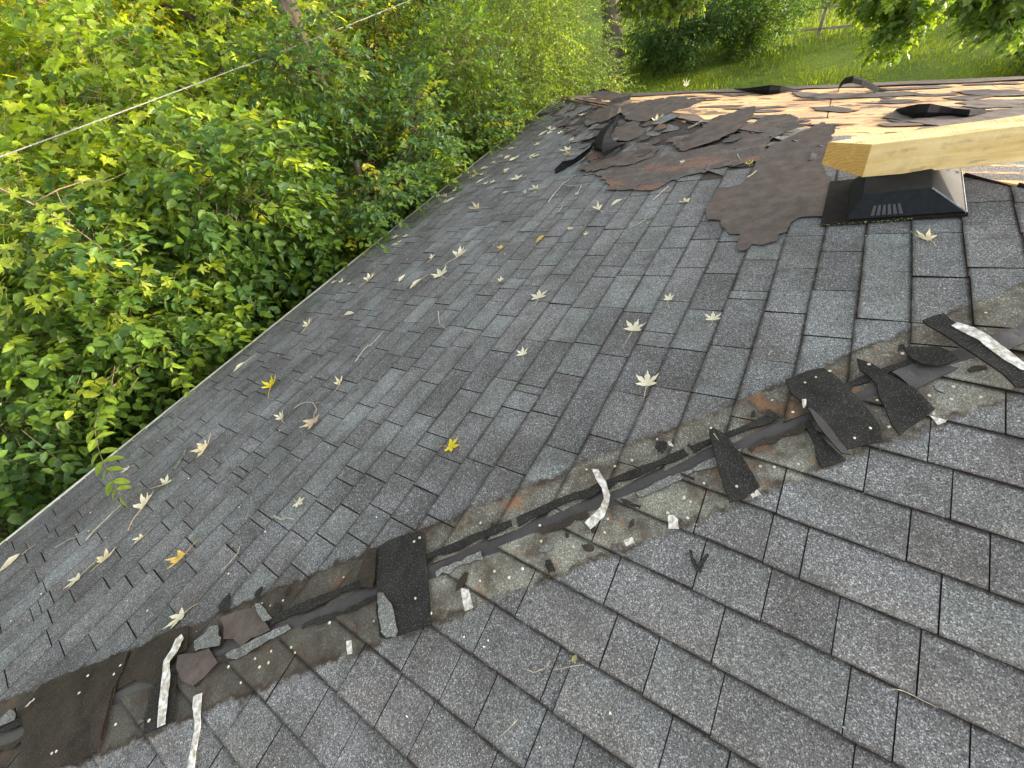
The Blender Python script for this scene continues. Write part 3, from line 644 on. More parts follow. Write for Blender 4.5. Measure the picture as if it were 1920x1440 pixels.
# hip felt on the far slope side
for k in range(15):
    sa = -1.10 / CS + k * EXPO
    r = tab(PS, sa * CS - (0.75 if k < 6 else 0.30) + random.uniform(-.05, .05), (sa + EXPO) * CS, sa, sa + EXPO, [(1, -CS, -0.004)], wild=0.012)
    if r: mobj('shingle', r[0], r[1], [M_SH, M_SIDE], house, mi=r[2], tint=np.tile(tint_for(), (len(r[0]), 1)), dirt=r[3])
pts = [(s * CS - 0.02, s) for s in np.linspace(3.3, 0.4, 14)] + [(s * CS - 0.10 - 0.22 * random.random(), s) for s in np.linspace(0.4, 3.3, 14)]
sheet('hip_underlayment', PS, pts, 0.019, 0.003, M_FELT, house, jit=0.006, wav=0.005, step=0.1, sidem=M_SIDE)

for pts in ([(1675,212),(1720,218),(1852,216),(1930,200),(1935,236),(1850,240),(1760,244),(1690,232),(1650,226)], [(1480,176),(1560,180),(1700,176),(1745,182),(1640,187),(1560,190),(1500,186)], [(1515,206),(1560,203),(1610,212),(1590,216),(1530,212)], [(1400,224),(1450,222),(1500,232),(1470,236)], [(1780,176),(1850,172),(1925,176),(1925,184),(1840,186)]):
    sheet('felt_flake', PS, [tuple(uvS(onS(*q))) for q in pts], 0.017, 0.002, M_FELT, house, jit=0.012, wav=0.003, step=0.05, sidem=M_SIDE)
# ---- roof vent (part of the house)
def vbox(name, P, lo, hi, ti, m, parent, h0, h1):
    """Frustum on a slope: lo/hi = (u, s) base corners, ti = insets (u0, s0, u1, s1) of the top."""
    (u0, s0), (u1, s1) = lo, hi; a, b, c, d = ti
    q = [(u0, s0, h0), (u1, s0, h0), (u1, s1, h0), (u0, s1, h0), (u0 + a, s0 + b, h1), (u1 - c, s0 + b, h1), (u1 - c, s1 - d, h1), (u0 + a, s1 - d, h1)]
    return mobj(name, [P(*v) for v in q], [(3, 2, 1, 0), (4, 5, 6, 7), (0, 1, 5, 4), (1, 2, 6, 5), (2, 3, 7, 6), (3, 0, 4, 7)], m, parent)
VU0, VU1, VS0, VS1, VH = 1.315, 1.70, -0.545, -0.172, 0.112
vent = vbox('roof_vent', PF, (VU0, VS0), (VU1, VS1), (0.045, 0.115, 0.10, 0.045), M_VENT, house, 0.022, VH)
vent['label'] = 'black square hood vent under the end of the wooden beam'
bv = vent.modifiers.new('b', 'BEVEL'); bv.width = 0.004; bv.segments = 2
vbox('flange', PF, (VU0 - 0.012, VS0 - 0.005), (VU1 + 0.03, VS1 + 0.088), (0, 0, 0, 0), M_FLANGE, vent, 0.010, 0.0185)
# louvre slots low in the front face, and the pale rims of the right-hand side
def lerp3(a, b, t): return tuple(a[i] + (b[i] - a[i]) * t for i in range(3))
fb0, fb1 = PF(VU0, VS1, 0.022), PF(VU0, VS0, 0.022); ft0, ft1 = PF(VU0 + 0.045, VS1 - 0.045, VH), PF(VU0 + 0.045, VS0 + 0.115, VH)
nf = Vector(PF(0, 0, 0)) - Vector(PF(1, 0, 0)); nrm = (Vector((-0.9, 0, 0.42))).normalized() * 0.0035
def fpt(a, b): return lerp3(lerp3(fb0, fb1, a), lerp3(ft0, ft1, a), b)
for k in range(6):
    a0 = 0.22 + k * 0.052; a1 = a0 + 0.036
    q = [Vector(fpt(a0, .12)), Vector(fpt(a1, .12)), Vector(fpt(a1 - 0.004, .52)), Vector(fpt(a0 + 0.002, .52))]
    mobj('louvre', [v + nrm for v in q] + [v - nrm for v in q], [(0, 1, 2, 3), (0, 4, 5, 1), (1, 5, 6, 2), (2, 6, 7, 3), (3, 7, 4, 0)], M_VENTG, vent)
def tube(pts, r, n=6, r2=None):
    pts = [Vector(p) for p in pts]; V, Fc = [], []
    for i, p in enumerate(pts):
        d = (pts[min(i + 1, len(pts) - 1)] - pts[max(i - 1, 0)]).normalized()
        a = d.cross(Vector((0.3, 0.2, 1))).normalized(); b = d.cross(a); rr = r if r2 is None else r + (r2 - r) * i / (len(pts) - 1)
        if callable(r): rr = r(i / (len(pts) - 1))
        for k in range(n): w = 6.2832 * k / n; V.append(p + (a * math.cos(w) + b * math.sin(w)) * rr)
    for i in range(len(pts) - 1):
        for k in range(n): k2 = (k + 1) % n; Fc.append((i * n + k, i * n + k2, (i + 1) * n + k2, (i + 1) * n + k))
    Fc += [tuple(range(n - 1, -1, -1)), tuple(range((len(pts) - 1) * n, len(pts) * n))]
    return V, Fc
for nm, a, b in (('pale_rim', ft1, fb1), ('pale_rim', fb1, PF(VU1, VS0, 0.022))):
    V, Fc = tube([a, lerp3(a, b, .5), b], 0.0028, 5); mobj(nm, V, Fc, M_VENTW, vent)
V, Fc = [], []
for k in range(90):                                          # crumbs of moss along the front foot of the vent
    u = VU0 - 0.012 + random.gauss(0, 0.005); s = random.uniform(VS0 + 0.15, VS1 + 0.085); r = random.uniform(0.0015, 0.005); b = len(V); c = Vector(PF(u, s, 0.014 + r * 0.5))
    for w in ((1, 0, 0), (-.5, .87, 0), (-.5, -.87, 0), (0, 0, 1)): V.append(c + Vector(w) * r)
    Fc += [(b, b + 1, b + 3), (b + 1, b + 2, b + 3), (b + 2, b, b + 3)]
moss = mobj('moss_crumbs', V, Fc, M_MOSS, vent); moss['kind'] = 'stuff'

# ---- wooden beam lying on the vent
P0 = np.array([1.487, -0.154, 0.315]); ya, pb = -1.387, 0.085
AX = np.array([math.cos(ya) * math.cos(pb), math.sin(ya) * math.cos(pb), math.sin(pb)])
UP = np.array([0, 0, 1.]) - AX * AX[2]; UP /= np.linalg.norm(UP); SD = np.cross(UP, AX); SD /= np.linalg.norm(SD)
if SD[0] < 0: SD = -SD                                      # away from the camera
d0 = SD @ P0
def onpl(x, y, off): return hit(x, y, SD, d0 + off)
tr, br = onpl(1634, 271, 0), onpl(1618, 333, 0); tl, bl = onpl(1551, 267, 0.10), onpl(1540, 310, 0.10)
h_ = (tr - br) @ UP
L = 3.0
def slide(p, l): return p + AX * (l - (p - P0) @ AX)
tr = tr; V = []
NB = 24
ring = []
for k in range(NB + 1):
    for c in (br, tr, tl, bl):
        a = (c - P0) @ AX; l = a + (L - a) * (k / NB); p = c + AX * (l - a)
        if c is tl: p = p + UP * ((tr - tl) @ UP) * min(1, k / 3)
        if c is bl: p = p + UP * ((br - bl) @ UP) * min(1, k / 3)
        V.append(p + rng.normal(0, 0.0016, 3))
Fc = []
for k in range(NB):
    for j in range(4): a = k * 4 + j; b = k * 4 + (j + 1) % 4; Fc.append((a, b, b + 4, a + 4))
Fc += [(3, 2, 1, 0), (NB * 4, NB * 4 + 1, NB * 4 + 2, NB * 4 + 3)]
org = V[0]
# put the beam in its own frame, so that the grain runs along it
RB = Matrix((tuple(AX), tuple(SD), tuple(np.cross(AX, SD)))).transposed()
loc = [RB.inverted() @ Vector(tuple(v - org)) for v in V]
beam = bpy.data.objects.new('wooden_beam', mesh('wooden_beam', loc, Fc, [M_BEAM, M_END], mi=[0] * (NB * 4) + [1, 1]))
COL.objects.link(beam); beam.matrix_world = Matrix.Translation(Vector(tuple(org))) @ RB.to_4x4()
bv = beam.modifiers.new('b', 'BEVEL'); bv.width = 0.003; bv.segments = 2
tag(beam, 'rough-sawn pale pine beam resting on the black vent', 'beam')

# ---- nails left in the hip
nails = crop(560, 940, 4.8, [(1075,395),(1125,362),(1650,210),(1085,878),(1210,1010),(430,700),(300,1095),(1775,633),(1485,800),(1510,800)])
nails += crop(820, 860, 4.8, [(1352,122),(1605,90),(400,595),(930,608),(943,750),(1233,800),(1378,820),(527,1020),(777,997),(657,1075),(1535,550),(1510,672),(1803,445),(1757,35)])
nails += crop(1100, 760, 4.8, [(638,325),(412,512),(1050,715),(873,843),(930,878),(728,978),(1335,753),(1553,562),(1678,567),(1873,567),(1845,130),(905,1025),(1120,250)])
nails += crop(1380, 620, 4.8, [(323,650),(610,538),(706,492),(828,436),(1218,678),(1325,910),(1160,923),(1022,1008),(1750,768),(1175,377),(1137,305)])
nails += crop(1600, 540, 6, [(1470,325),(1095,1135),(825,1235),(1075,1275),(1390,1255),(540,772),(868,1430)])
nails += crop(300, 1100, 4.8, [(1017,183),(1135,140),(1213,545),(1240,592),(1027,580),(883,645),(1005,682),(932,720),(648,718),(1550,325),(758,860)])
nails += crop(0, 1140, 4.8, [(785,780),(855,625),(1090,612),(1150,535),(1415,1000),(555,1290),(595,1272),(1120,1035)])
def nail_mesh():
    V = [(0, 0, 0.0022)]; Fc = []
    n = 9
    for r, z in ((0.0044, 0.0018), (0.0052, 0.0002)):
        for k in range(n): V.append((r * math.cos(6.2832 * k / n), r * math.sin(6.2832 * k / n), z))
    for k in range(n):
        k2 = (k + 1) % n; Fc.append((0, 1 + k, 1 + k2)); Fc.append((1 + k, 1 + n + k, 1 + n + k2, 1 + k2))
    return mesh('nail_head', V, Fc, M_NAIL)
NM = nail_mesh()
for x, y in nails:
    p = onH(x, y); F_ = p[0] + p[1] > 0; o = bpy.data.objects.new('nail_head', NM); put(o, house)
    n = Vector((0, SN, CS)) if F_ else Vector((-SN, 0, CS))
    hgt = 0.0125
    if 1462 < x < 1690 and 690 < y < 880 or 1325 < x < 1420 or 700 < x < 812 or x < 300: hgt = 0.034 if 1462 < x < 1690 else 0.026
    o.location = Vector(p) + n * (hgt + random.uniform(0, 0.004)); o.rotation_euler = (n + Vector((random.gauss(0, .12), random.gauss(0, .12), 0))).to_track_quat('Z', 'Y').to_euler()
    s = random.uniform(0.65, 1.0); o.scale = (s, s, s)

# ---- strips of release film
def film(pts, label, h=0.024, lift=None, hole=False):
    q = [tuple(planF(onH(*p))) for p in pts]
    o = sheet('film_strip', hipP, q, h, 0.0012, M_TAPE, None, lift=lift, step=0.012, jit=0.0006, wav=0.0012)
    tag(o, label, 'plastic strip', 'strips of release film on the hip'); return o
film(crop(0, 1140, 4.8, [(1690,250),(1710,290),(1660,400),(1590,490),(1595,600),(1575,830),(1555,1050),(1485,1080),(1498,850),(1525,600),(1535,490),(1600,390),(1640,290)]), 'bent pale strip of film at the lower left end of the hip', 0.03)
film(crop(0, 1140, 4.8, [(1785,800),(1865,770),(1850,960),(1852,1060),(1820,1250),(1790,1500),(1720,1500),(1780,1180),(1800,1050),(1780,900)]), 'clear strip of film running off the bottom edge of the picture', 0.022)
film(crop(820, 860, 4.8, [(1390,130),(1450,140),(1520,250),(1555,370),(1540,460),(1500,560),(1380,670),(1330,610),(1470,470),(1500,400),(1480,300),(1440,240)]), 'curled tan strip of film crossing the slot near the middle of the hip', 0.03)
film(crop(560, 940, 4.8, [(1470,810),(1540,800),(1585,970),(1510,1000)]), 'short printed film tag right of the large black oblong sheet', 0.016)
film(crop(820, 860, 4.8, [(1670,760),(1750,730),(1775,780),(1700,810)]), 'small folded film tag right of the curled tan strip', 0.02)
film(crop(1100, 760, 4.8, [(725,1015),(770,1010),(815,1050),(825,1135),(730,1130)]), 'bluish-white square of film under the rusty stains', 0.018)
film(crop(1100, 760, 4.8, [(1435,800),(1460,783),(1475,815),(1500,825),(1495,780),(1500,760),(1555,830),(1480,860)]), 'white film square with a dark notch at the foot of the narrow black slab', 0.02)
film(crop(1380, 620, 4.8, [(1710,800),(1760,815),(1860,840),(1850,860),(1780,882)]), 'pinkish-white film scrap right of the crooked black sheet', 0.018)
film(crop(1380, 620, 4.8, [(555,690),(592,688),(588,750),(565,772)]), 'tiny upright film curl on the left edge of the nail-studded sheet', 0.04)
film(crop(560, 940, 4.8, [(455,1270),(500,1260),(508,1380),(465,1390)]), 'small tan film tag left of the pale grey fragment', 0.018)
film(crop(1600, 540, 6, [(1005,545),(1065,510),(1250,570),(1450,700),(1650,850),(1880,1040),(1850,1062),(1750,1040),(1560,920),(1350,760),(1150,630)]), 'long silvery strip of film on the curved black strip', 0.046)
film(crop(1100, 760, 4.8, [(722,365),(745,348),(778,398),(740,392)]), 'chip of clear film beside the tar blot above the slot', 0.018)

# ---- the curled flap and other lifted sheets on the far part of the roof
def ribbon(name, rows, m, label, cat='roofing felt', group='curled felt flaps at the far end'):
    """rows: list of lists of 3D points of equal length; given 3 mm of thickness."""
    R_, C_ = len(rows), len(rows[0]); A_ = np.array([[np.array(p, float) for p in r] for r in rows])
    V = [tuple(p) for r in A_ for p in r]
    N_ = []
    for i in range(R_):
        for j in range(C_):
            du = A_[min(i + 1, R_ - 1)][j] - A_[max(i - 1, 0)][j]; dv = A_[i][min(j + 1, C_ - 1)] - A_[i][max(j - 1, 0)]
            n = np.cross(du, dv); n /= (np.linalg.norm(n) + 1e-9); N_.append(n)
    V2 = [tuple(np.array(v) - n * 0.004) for v, n in zip(V, N_)]; b = len(V); Fc = []
    for i in range(R_ - 1):
        for j in range(C_ - 1):
            a = i * C_ + j; Fc.append((a, a + 1, a + C_ + 1, a + C_)); Fc.append((b + a, b + a + C_, b + a + C_ + 1, b + a + 1))
    rim = [i * C_ for i in range(R_)][::-1] + list(range(C_)) [1:] + [i * C_ + C_ - 1 for i in range(1, R_)] + [(R_ - 1) * C_ + j for j in range(C_ - 2, 0, -1)]
    for i in range(len(rim)): a, c = rim[i], rim[(i + 1) % len(rim)]; Fc.append((a, c, c + b, a + b))
    o = mobj(name, V + V2, Fc, m); return tag(o, label, cat, group)
def Fh(x, y, h): return onF(x, y, h)
# body: from a folded head at (1163,212) swelling to a lifted lip at (1140,285) and trailing into a dark tail
def c8(L, on=Fh): return [on(1040 + a / 8, 150 + b / 8, h) for a, b, h in L]
ribbon('felt_flap', [c8([(940,500,.03),(955,520,.035),(985,520,.03)]), c8([(820,640,.03),(880,650,.05),(950,640,.03)]), c8([(700,740,.03),(790,750,.07),(880,740,.03)]), c8([(630,840,.03),(740,850,.09),(850,850,.03)]),
     c8([(590,930,.04),(720,940,.11),(880,900,.05)]), c8([(590,1010,.06),(700,1030,.12),(960,940,.07)]), c8([(640,1060,.05),(720,1090,.09),(1020,960,.06)]), c8([(700,1080,.02),(800,1110,.03),(1095,940,.02)])], M_JET,
     'curled black felt flap standing up on the torn shingles')
ribbon('felt_flap', [c8([(600,900,.11),(600,960,.04)]), c8([(520,1020,.09),(530,1080,.03)]), c8([(400,1110,.07),(420,1170,.02)]), c8([(280,1190,.06),(300,1260,.02)]), c8([(120,1220,.05),(200,1300,.015)]), c8([(60,1280,.03),(100,1350,.015)]), c8([(0,1340,.02),(10,1400,.014)])], M_JET,
     'narrow black tail of felt trailing left from the curled flap')
ribbon('felt_flap', [c8([(460,560,.03),(500,600,.02)]), c8([(700,430,.05),(670,640,.02)]), c8([(860,390,.06),(800,600,.03)]), c8([(980,400,.05),(930,520,.03)]), c8([(1020,440,.03),(1000,480,.02)])], M_FELT,
     'grey folded felt sheet behind the curled black flap')
ribbon('felt_flap', [c8([(770,370,.03),(790,390,.02)]), c8([(880,290,.05),(880,350,.02)]), c8([(1000,260,.06),(1010,340,.02)]), c8([(1150,235,.05),(1130,290,.02)])], M_FELT,
     'thin grey felt lip near the far corner of the roof')
def Sh(x, y, h): return onS(x, y, h)
def cs3(L): return [Sh(1280 + a / 3, b / 3, h) for a, b, h in L]
def ribS(L, m, label):
    rows = []
    for x, y0, y1, h0, h1 in L: rows.append([Sh(x, y1, h1), Sh(x, (y0 + y1) / 2, (h0 + h1) / 2 + 0.01), Sh(x, y0, h0)])
    return ribbon('felt_flap', rows, m, label)
def arch(L, m, label, full=True):
    rows = []
    for x, y, h, w in L:
        p = Sh(x, y, 0.0)                                   # where it would touch the slope: push it nearer and lift it
        k = p; base = CP + (p - CP) * (1.0); r = ray(x, y)
        q = hit(x, y, (SN, 0, CS), h + SN * 2 * XR)
        f0 = q.copy(); f0[0] -= 0.015; f0[2] = -(f0[0] - 2 * XR) * TT + 0.016
        if full: rows.append([f0, f0 * .5 + q * .5 - np.array([0.02, 0, 0]), q, q + np.array([w, 0, -h * .4]), q + np.array([w * 2, 0, -h * .9 - w * 2 * TT])])
        else: rows.append([q - np.array([0, 0, 0.035]), q, q + np.array([w * .6, 0, 0.004]), q + np.array([w * 1.2, 0, -0.02])])
    return ribbon('felt_flap', rows, m, label)
arch([(1573, 167, .02, .05), (1576, 157, .10, .06), (1584, 149, .16, .07), (1600, 146, .19, .07), (1618, 151, .16, .07), (1634, 159, .10, .06), (1648, 167, .04, .05), (1662, 169, .02, .04)], M_JET, 'black felt strip arched up like a handle on the far eave', False)
arch([(1376, 167, .02, .06), (1400, 165, .05, .06), (1425, 162, .08, .06), (1445, 159, .10, .06), (1465, 161, .08, .06), (1486, 166, .03, .05)], M_JET, 'low ragged black felt ridge on the far eave left of the arched strip')
arch([(1682, 206, .03, .06), (1700, 199, .07, .07), (1722, 195, .10, .07), (1745, 194, .10, .08), (1765, 198, .08, .07), (1790, 203, .06, .08), (1820, 206, .06, .10), (1851, 210, .02, .08)], M_JET, 'black tent-shaped piece of torn felt lying on the bare boards')
arch([(1108, 172, .02, .05), (1120, 170, .05, .05), (1133, 166, .07, .05), (1142, 172, .03, .05)], M_JET, 'small black felt tatter by the far corner trunk')

# ------------------------------------------------------------------ fallen leaves
def maple_mesh(name, tint, curl=0.15, narrow=1.0, seed=0, plain=False):
    r = random.Random(seed)
    if plain:
        prof = [(a, 0.5 * (0.35 + 0.65 * abs(math.sin(a / 2 + 0.0)) ** 0.8)) for a in np.linspace(0, 6.2832, 13)[:-1]]
        pts = [(-0.5 + k / 6.0, w) for k, w in enumerate((0.02, 0.20, 0.30, 0.32, 0.25, 0.13, 0.0))]
        ring = [(x, w * (1 + r.uniform(-.1, .1))) for x, w in pts] + [(x, -w * (1 + r.uniform(-.1, .1))) for x, w in pts[-2:0:-1]]
    else:
        tips = [(0, 1.0), (0.86, 0.86), (-0.86, 0.86), (1.75, 0.60), (-1.75, 0.60)]
        ring = []
        seq = [(-2.75, .22), (-2.2, .30), (-1.98, .52), (-1.75, .62), (-1.62, .50), (-1.40, .42), (-1.28, .28), (-1.13, .55), (-1.02, .62), (-.86, .90), (-.74, .66), (-.60, .58), (-.43, .30),
               (-.30, .56), (-.20, .66), (-.12, .70), (0, 1.0)]
        full = seq + [(-a, b) for a, b in seq[-2::-1]]
        for a, b in full:
            b *= 1 + r.uniform(-.07, .07); a += r.uniform(-.03, .03)
            ring.append((0.55 * b * math.cos(a) - 0.05, 0.55 * b * math.sin(a)))
        ring.append((-0.10, 0.0))
    V = [(0, 0, 0)]; n = len(ring); ax = r.uniform(-1, 1)
    for x, y in ring: V.append((x * 0.55, y * 0.55, 0))
    for x, y in ring: V.append((x, y, 0))
    W = []
    for x, y, z in V:
        rr = x * x + y * y
        z = curl * rr * 1.6 + 0.10 * curl * math.sin(9 * math.atan2(y, x) + ax * 5) * math.sqrt(rr) + abs(y) * curl * 0.5
        W.append((x, y * narrow, z + (0.35 * abs(y) if narrow < 0.7 else 0)))
    Fc = []
    for k in range(n):
        k2 = (k + 1) % n; Fc.append((0, 1 + k, 1 + k2)); Fc.append((1 + k, 1 + n + k, 1 + n + k2, 1 + k2))
    L_ = r.uniform(0.45, 0.8); bend = r.uniform(-.35, .35)
    sp = [(-0.08 if not plain else -0.48, 0, 0.004)]
    for k in range(1, 6): t = k / 5; sp.append((sp[0][0] - L_ * t, bend * t * t * L_, 0.03 * math.sin(3 * t)))
    a, b = tube(sp, 0.011, 4, 0.007); m0 = len(W); W += [tuple(v) for v in a]; Fc += [tuple(k + m0 for k in q) for q in b]
    t = np.tile(tint, (len(W), 1)).astype(float); t[:1 + n] *= 0.92; t[m0:] = np.array(tint) * (0.85, 0.72, 0.6)
    return mesh(name, W, Fc, M_DRY, tint=t, smooth=False)
PALE = (0.76, 0.70, 0.46); CREAM = (0.80, 0.76, 0.58); PINK = (0.66, 0.52, 0.36); YEL = (0.78, 0.66, 0.03); GOLD = (0.62, 0.45, 0.12)
def sjac(x, y, on):
    a = on(x + 2, y) - on(x - 2, y); b = on(x, y + 2) - on(x, y - 2)
    return math.sqrt(np.linalg.norm(np.cross(a, b))) / 4
LM = {}
def leaf(x, y, w, stem, col, label, narrow=1.0, plain=False, on=onF, h=0.0125, group='fallen leaves on the roof', curl=None, tilt=0.0):
    """stem: direction of the stalk in the picture (degrees, 0 = right, 90 = down)."""
    p = on(x, y, h); a = math.radians(stem); q = on(x + 6 * math.cos(a), y + 6 * math.sin(a), h); d = p - q; d /= np.linalg.norm(d)
    n = np.array([0, SN, CS]) if on is onF else (np.array([-SN, 0, CS]) if on is onN else np.array([SN, 0, CS]))
    side = np.cross(n, d)
    key = (col, narrow, plain, len(LM) % 7 if w < 20 else label)
    if key not in LM: LM[key] = maple_mesh('fallen_leaf', np.array(col) * random.uniform(0.9, 1.05), curl if curl is not None else random.uniform(0.08, 0.4), narrow, len(LM), plain)
    o = bpy.data.objects.new('fallen_leaf', LM[key]); put(o)
    s = w * sjac(x, y, on) * 0.98
    R_ = Matrix((tuple(d), tuple(side), tuple(n))).transposed() @ Matrix.Rotation(tilt, 3, 'Y')
    o.matrix_world = Matrix.Translation(Vector(p)) @ R_.to_4x4() @ Matrix.Diagonal((s, s, s, 1))
    return tag(o, label, 'leaf', group)
big = [
 (1213, 718, 50, 98, CREAM, 'largest cream maple leaf, stalk pointing down, on the middle of the slope', 1),
 (1189, 616, 42, 120, CREAM, 'cream maple leaf with a long bent stalk, above the largest one', 1),
 (1337, 597, 32, 92, CREAM, 'star-shaped cream maple leaf with a short stalk, right of the long-stalked one', 1),
 (1254, 560, 28, 110, CREAM, 'half-folded cream leaf pointing left, above the long-stalked one', .7),
 (1010, 556, 32, 98, CREAM, 'cream maple leaf with a straight stalk, left of centre on the slope', 1),
 (980, 663, 28, 95, CREAM, 'small cream maple leaf with its stalk down, left of the largest leaf', .9),
 (846, 837, 38, 182, YEL, 'bright yellow maple leaf with its stalk pointing left', 1),
 (509, 722, 34, 105, YEL, 'bright yellow leaf with a curved stalk near the eave', .8),
 (587, 791, 40, 285, PINK, 'pinkish dry maple leaf with spread lobes beside the hooked twig', 1),
 (528, 783, 30, 80, CREAM, 'pale leaf with a wavy stalk left of the pinkish one', .6),
 (638, 719, 24, 120, PALE, 'pale two-lobed leaf below the forked white twig', .6),
 (560, 943, 28, 200, CREAM, 'white star-like leaf above the short wavy twig', .9),
 (385, 842, 42, 300, PALE, 'narrow folded pale leaf right of the grey-green stick', .45),
 (311, 908, 34, 160, CREAM, 'cream bat-winged leaf with a stalk to the left, below the overhanging sprig', .6),
 (272, 947, 44, 130, CREAM, 'long cream leaf with a thin stalk, below the bat-winged one', .5),
 (199, 1048, 38, 140, PALE, 'narrow pale leaf with a stalk reaching a fan-shaped leaf', .45),
 (143, 1086, 36, 320, CREAM, 'fan-shaped pale leaf near the lower left eave', .8),
 (20, 1058, 30, 320, CREAM, 'oval pale leaf at the left edge of the picture', .5),
 (341, 1046, 44, 312, GOLD, 'golden narrow spotted leaf with an upright stalk', .4),
 (337, 1157, 52, 320, CREAM, 'cream maple leaf with folded lobes by the lower end of the hip', .75),
 (237, 880, 20, 330, CREAM, 'small white leaf next to the tip of the overhanging sprig', .7),
 (264, 1010, 26, 320, PALE, 'small pale leaf between the long cream leaf and the golden one', .5),
 (578, 609, 24, 120, PALE, 'small pale leaf near the middle of the eave', .7),
 (656, 590, 17, 170, CREAM, 'little oval white leaf right of the eave leaf', .6),
 (449, 689, 17, 320, CREAM, 'tiny oval leaf on the lowest course above the yellow leaf', .5),
 (826, 515, 30, 60, CREAM, 'star-shaped cream leaf in the upper part of the slope', 1),
 (862, 480, 28, 150, CREAM, 'cream leaf with raised lobes above the star-shaped one', .6),
 (811, 483, 15, 130, CREAM, 'small round-ended leaf with a stalk left of the raised one', .6),
 (755, 522, 15, 130, CREAM, 'small oval leaf between two stalked leaves near the eave', .6),
 (780, 533, 20, 320, CREAM, 'small pointed leaf below the oval one', .5),
 (693, 524, 22, 140, CREAM, 'stalked pale leaf close to the leafy edge of the roof', .6),
 (939, 527, 14, 150, CREAM, 'small white leaf scrap alone between two courses', .6),
 (941, 466, 15, 320, GOLD, 'small amber leaf high on the slope', .5),
 (1013, 450, 17, 320, GOLD, 'small yellow-brown rolled leaf above the amber one', .4),
 (1070, 430, 12, 200, PINK, 'tiny pinkish leaf right of the rolled one', .7),
 (1099, 439, 12, 90, PALE, 'tiny curled pale leaf next to the pinkish one', .8),
 (1121, 393, 26, 20, CREAM, 'cream leaf with its stalk pointing right below the torn felt', .6),
 (1156, 381, 17, 330, CREAM, 'small oval cream leaf right of the one with the stalk', .5),
 (1286, 379, 22, 0, PALE, 'folded cream leaf below the ragged felt edge', .6),
 (1737, 448, 44, 25, PALE, 'pale yellow maple leaf below the vent with its stalk to the right', .7),
 (1405, 306, 18, 90, YEL, 'small yellow-green leaf at the edge of the felt patch', .7),
 (894, 392, 20, 350, PALE, 'pale ragged leaf left of the round light spot', .6),
 (970, 334, 22, 350, CREAM, 'white three-lobed leaf in the litter near the far eave', .8),
 (1004, 355, 18, 350, CREAM, 'white moustache-shaped leaf right of the leaf litter', .6),
 (1232, 228, 20, 150, PALE, 'pale arched leaf high up between two felt sheets', .6),
 (1281, 305, 12, 330, CREAM, 'tiny white leaf on the sunlit felt ripple', .5),
 (1063, 282, 20, 350, CREAM, 'cream leaf left of the curled felt flap', .7),
 (1065, 290, 14, 350, PINK, 'pinkish leaf just under the cream one left of the flap', .6),
]
for x, y, w, st, col, lb, nr in big: leaf(x, y, w, st, col, lb, nr, plain=('oval' in lb or 'rolled' in lb))
far = crop(560, 140, 3.43, [(628,1045),(690,1038),(655,1072),(618,1097),(980,680),(900,785),(945,785),(940,820),(975,810),(1010,745),(1250,570),(1300,528),(1345,535),(1390,545),(1200,605),(1255,690),(1205,700),(1165,685),(1325,630),(1345,612),(1490,540),(1525,525),(1540,450),(1365,480),(1615,378),(1610,350),(1690,372),(1640,352),(1755,425),(1330,757),(1455,760),(1790,765),(1770,580),(1895,550),(1830,258),(455,1310),(230,1335),(275,1335),(325,1345),(1535,445),(1120,660),(1570,380),(1180,645),(1330,615),(1500,520)])
far = [q for q in far]
for x, y in far:
    pn = random.random() < .4
    where = ('small oval' if pn else 'small lobed') + ' pale leaf scrap ' + ('in the litter by the curled felt flap' if x > 985 else 'in the litter at the far end of the eave' if x > 900 else 'on the slope above the fern-like branch tip' if x > 860 else 'at the eave below the fern-like branch tip' if x > 720 else 'by the leafy edge in the middle of the eave')
    leaf(x, y, random.uniform(7, 13), random.choice([150, 330, 350, 170, 20]), random.choice([CREAM, CREAM, PALE]), where, random.choice([.5, .7, .9]), plain=pn,
         group='small leaf scraps in the far litter' if x > 860 else 'small leaf scraps by the eave edge')
leaf(1077, 1234, 16, 120, (0.34, 0.33, 0.14), 'small round olive leaf on the near slope beside a straight twig', .9, plain=True, on=onN)
leaf(1286, 160, 8, 300, CREAM, 'cream leaf standing on the far eave', .6, on=onS, h=0.03, tilt=-0.7)
leaf(1800, 322, 24, 240, (0.55, 0.60, 0.12), 'yellow-green leaf caught right of the vent under the beam', .8, h=0.03, tilt=-.3)
leaf(1781, 318, 20, 200, (0.45, 0.52, 0.08), 'crumpled green leaf behind the vent under the beam', .7, h=0.06, tilt=-.5)
V, Fc = [], []
for k in range(900):
    u = random.gauss(3.9, 0.9); s = SMAX - abs(random.gauss(0, 0.55)) - 0.05
    if not (1.5 < u < 5.4): continue
    r = random.uniform(0.003, 0.010); b = len(V); an = random.random() * 6
    for w in range(3): V.append(PF(u + r * math.cos(an + w * 2.1), s + r * random.uniform(.4, 1.6) * math.sin(an + w * 2.1), 0.011))
    V.append(PF(u, s, 0.012 + r * .5)); Fc += [(b, b + 1, b + 3), (b + 1, b + 2, b + 3), (b + 2, b, b + 3)]
lit = mobj('leaf_litter', V, Fc, mat_simple('leaf_litter', (0.16, 0.14, 0.105), 0.9, 0.1, 0.7, 60)); lit['kind'] = 'stuff'; tag(lit, 'crumbled leaf litter gathered near the far end of the eave', 'leaf litter')
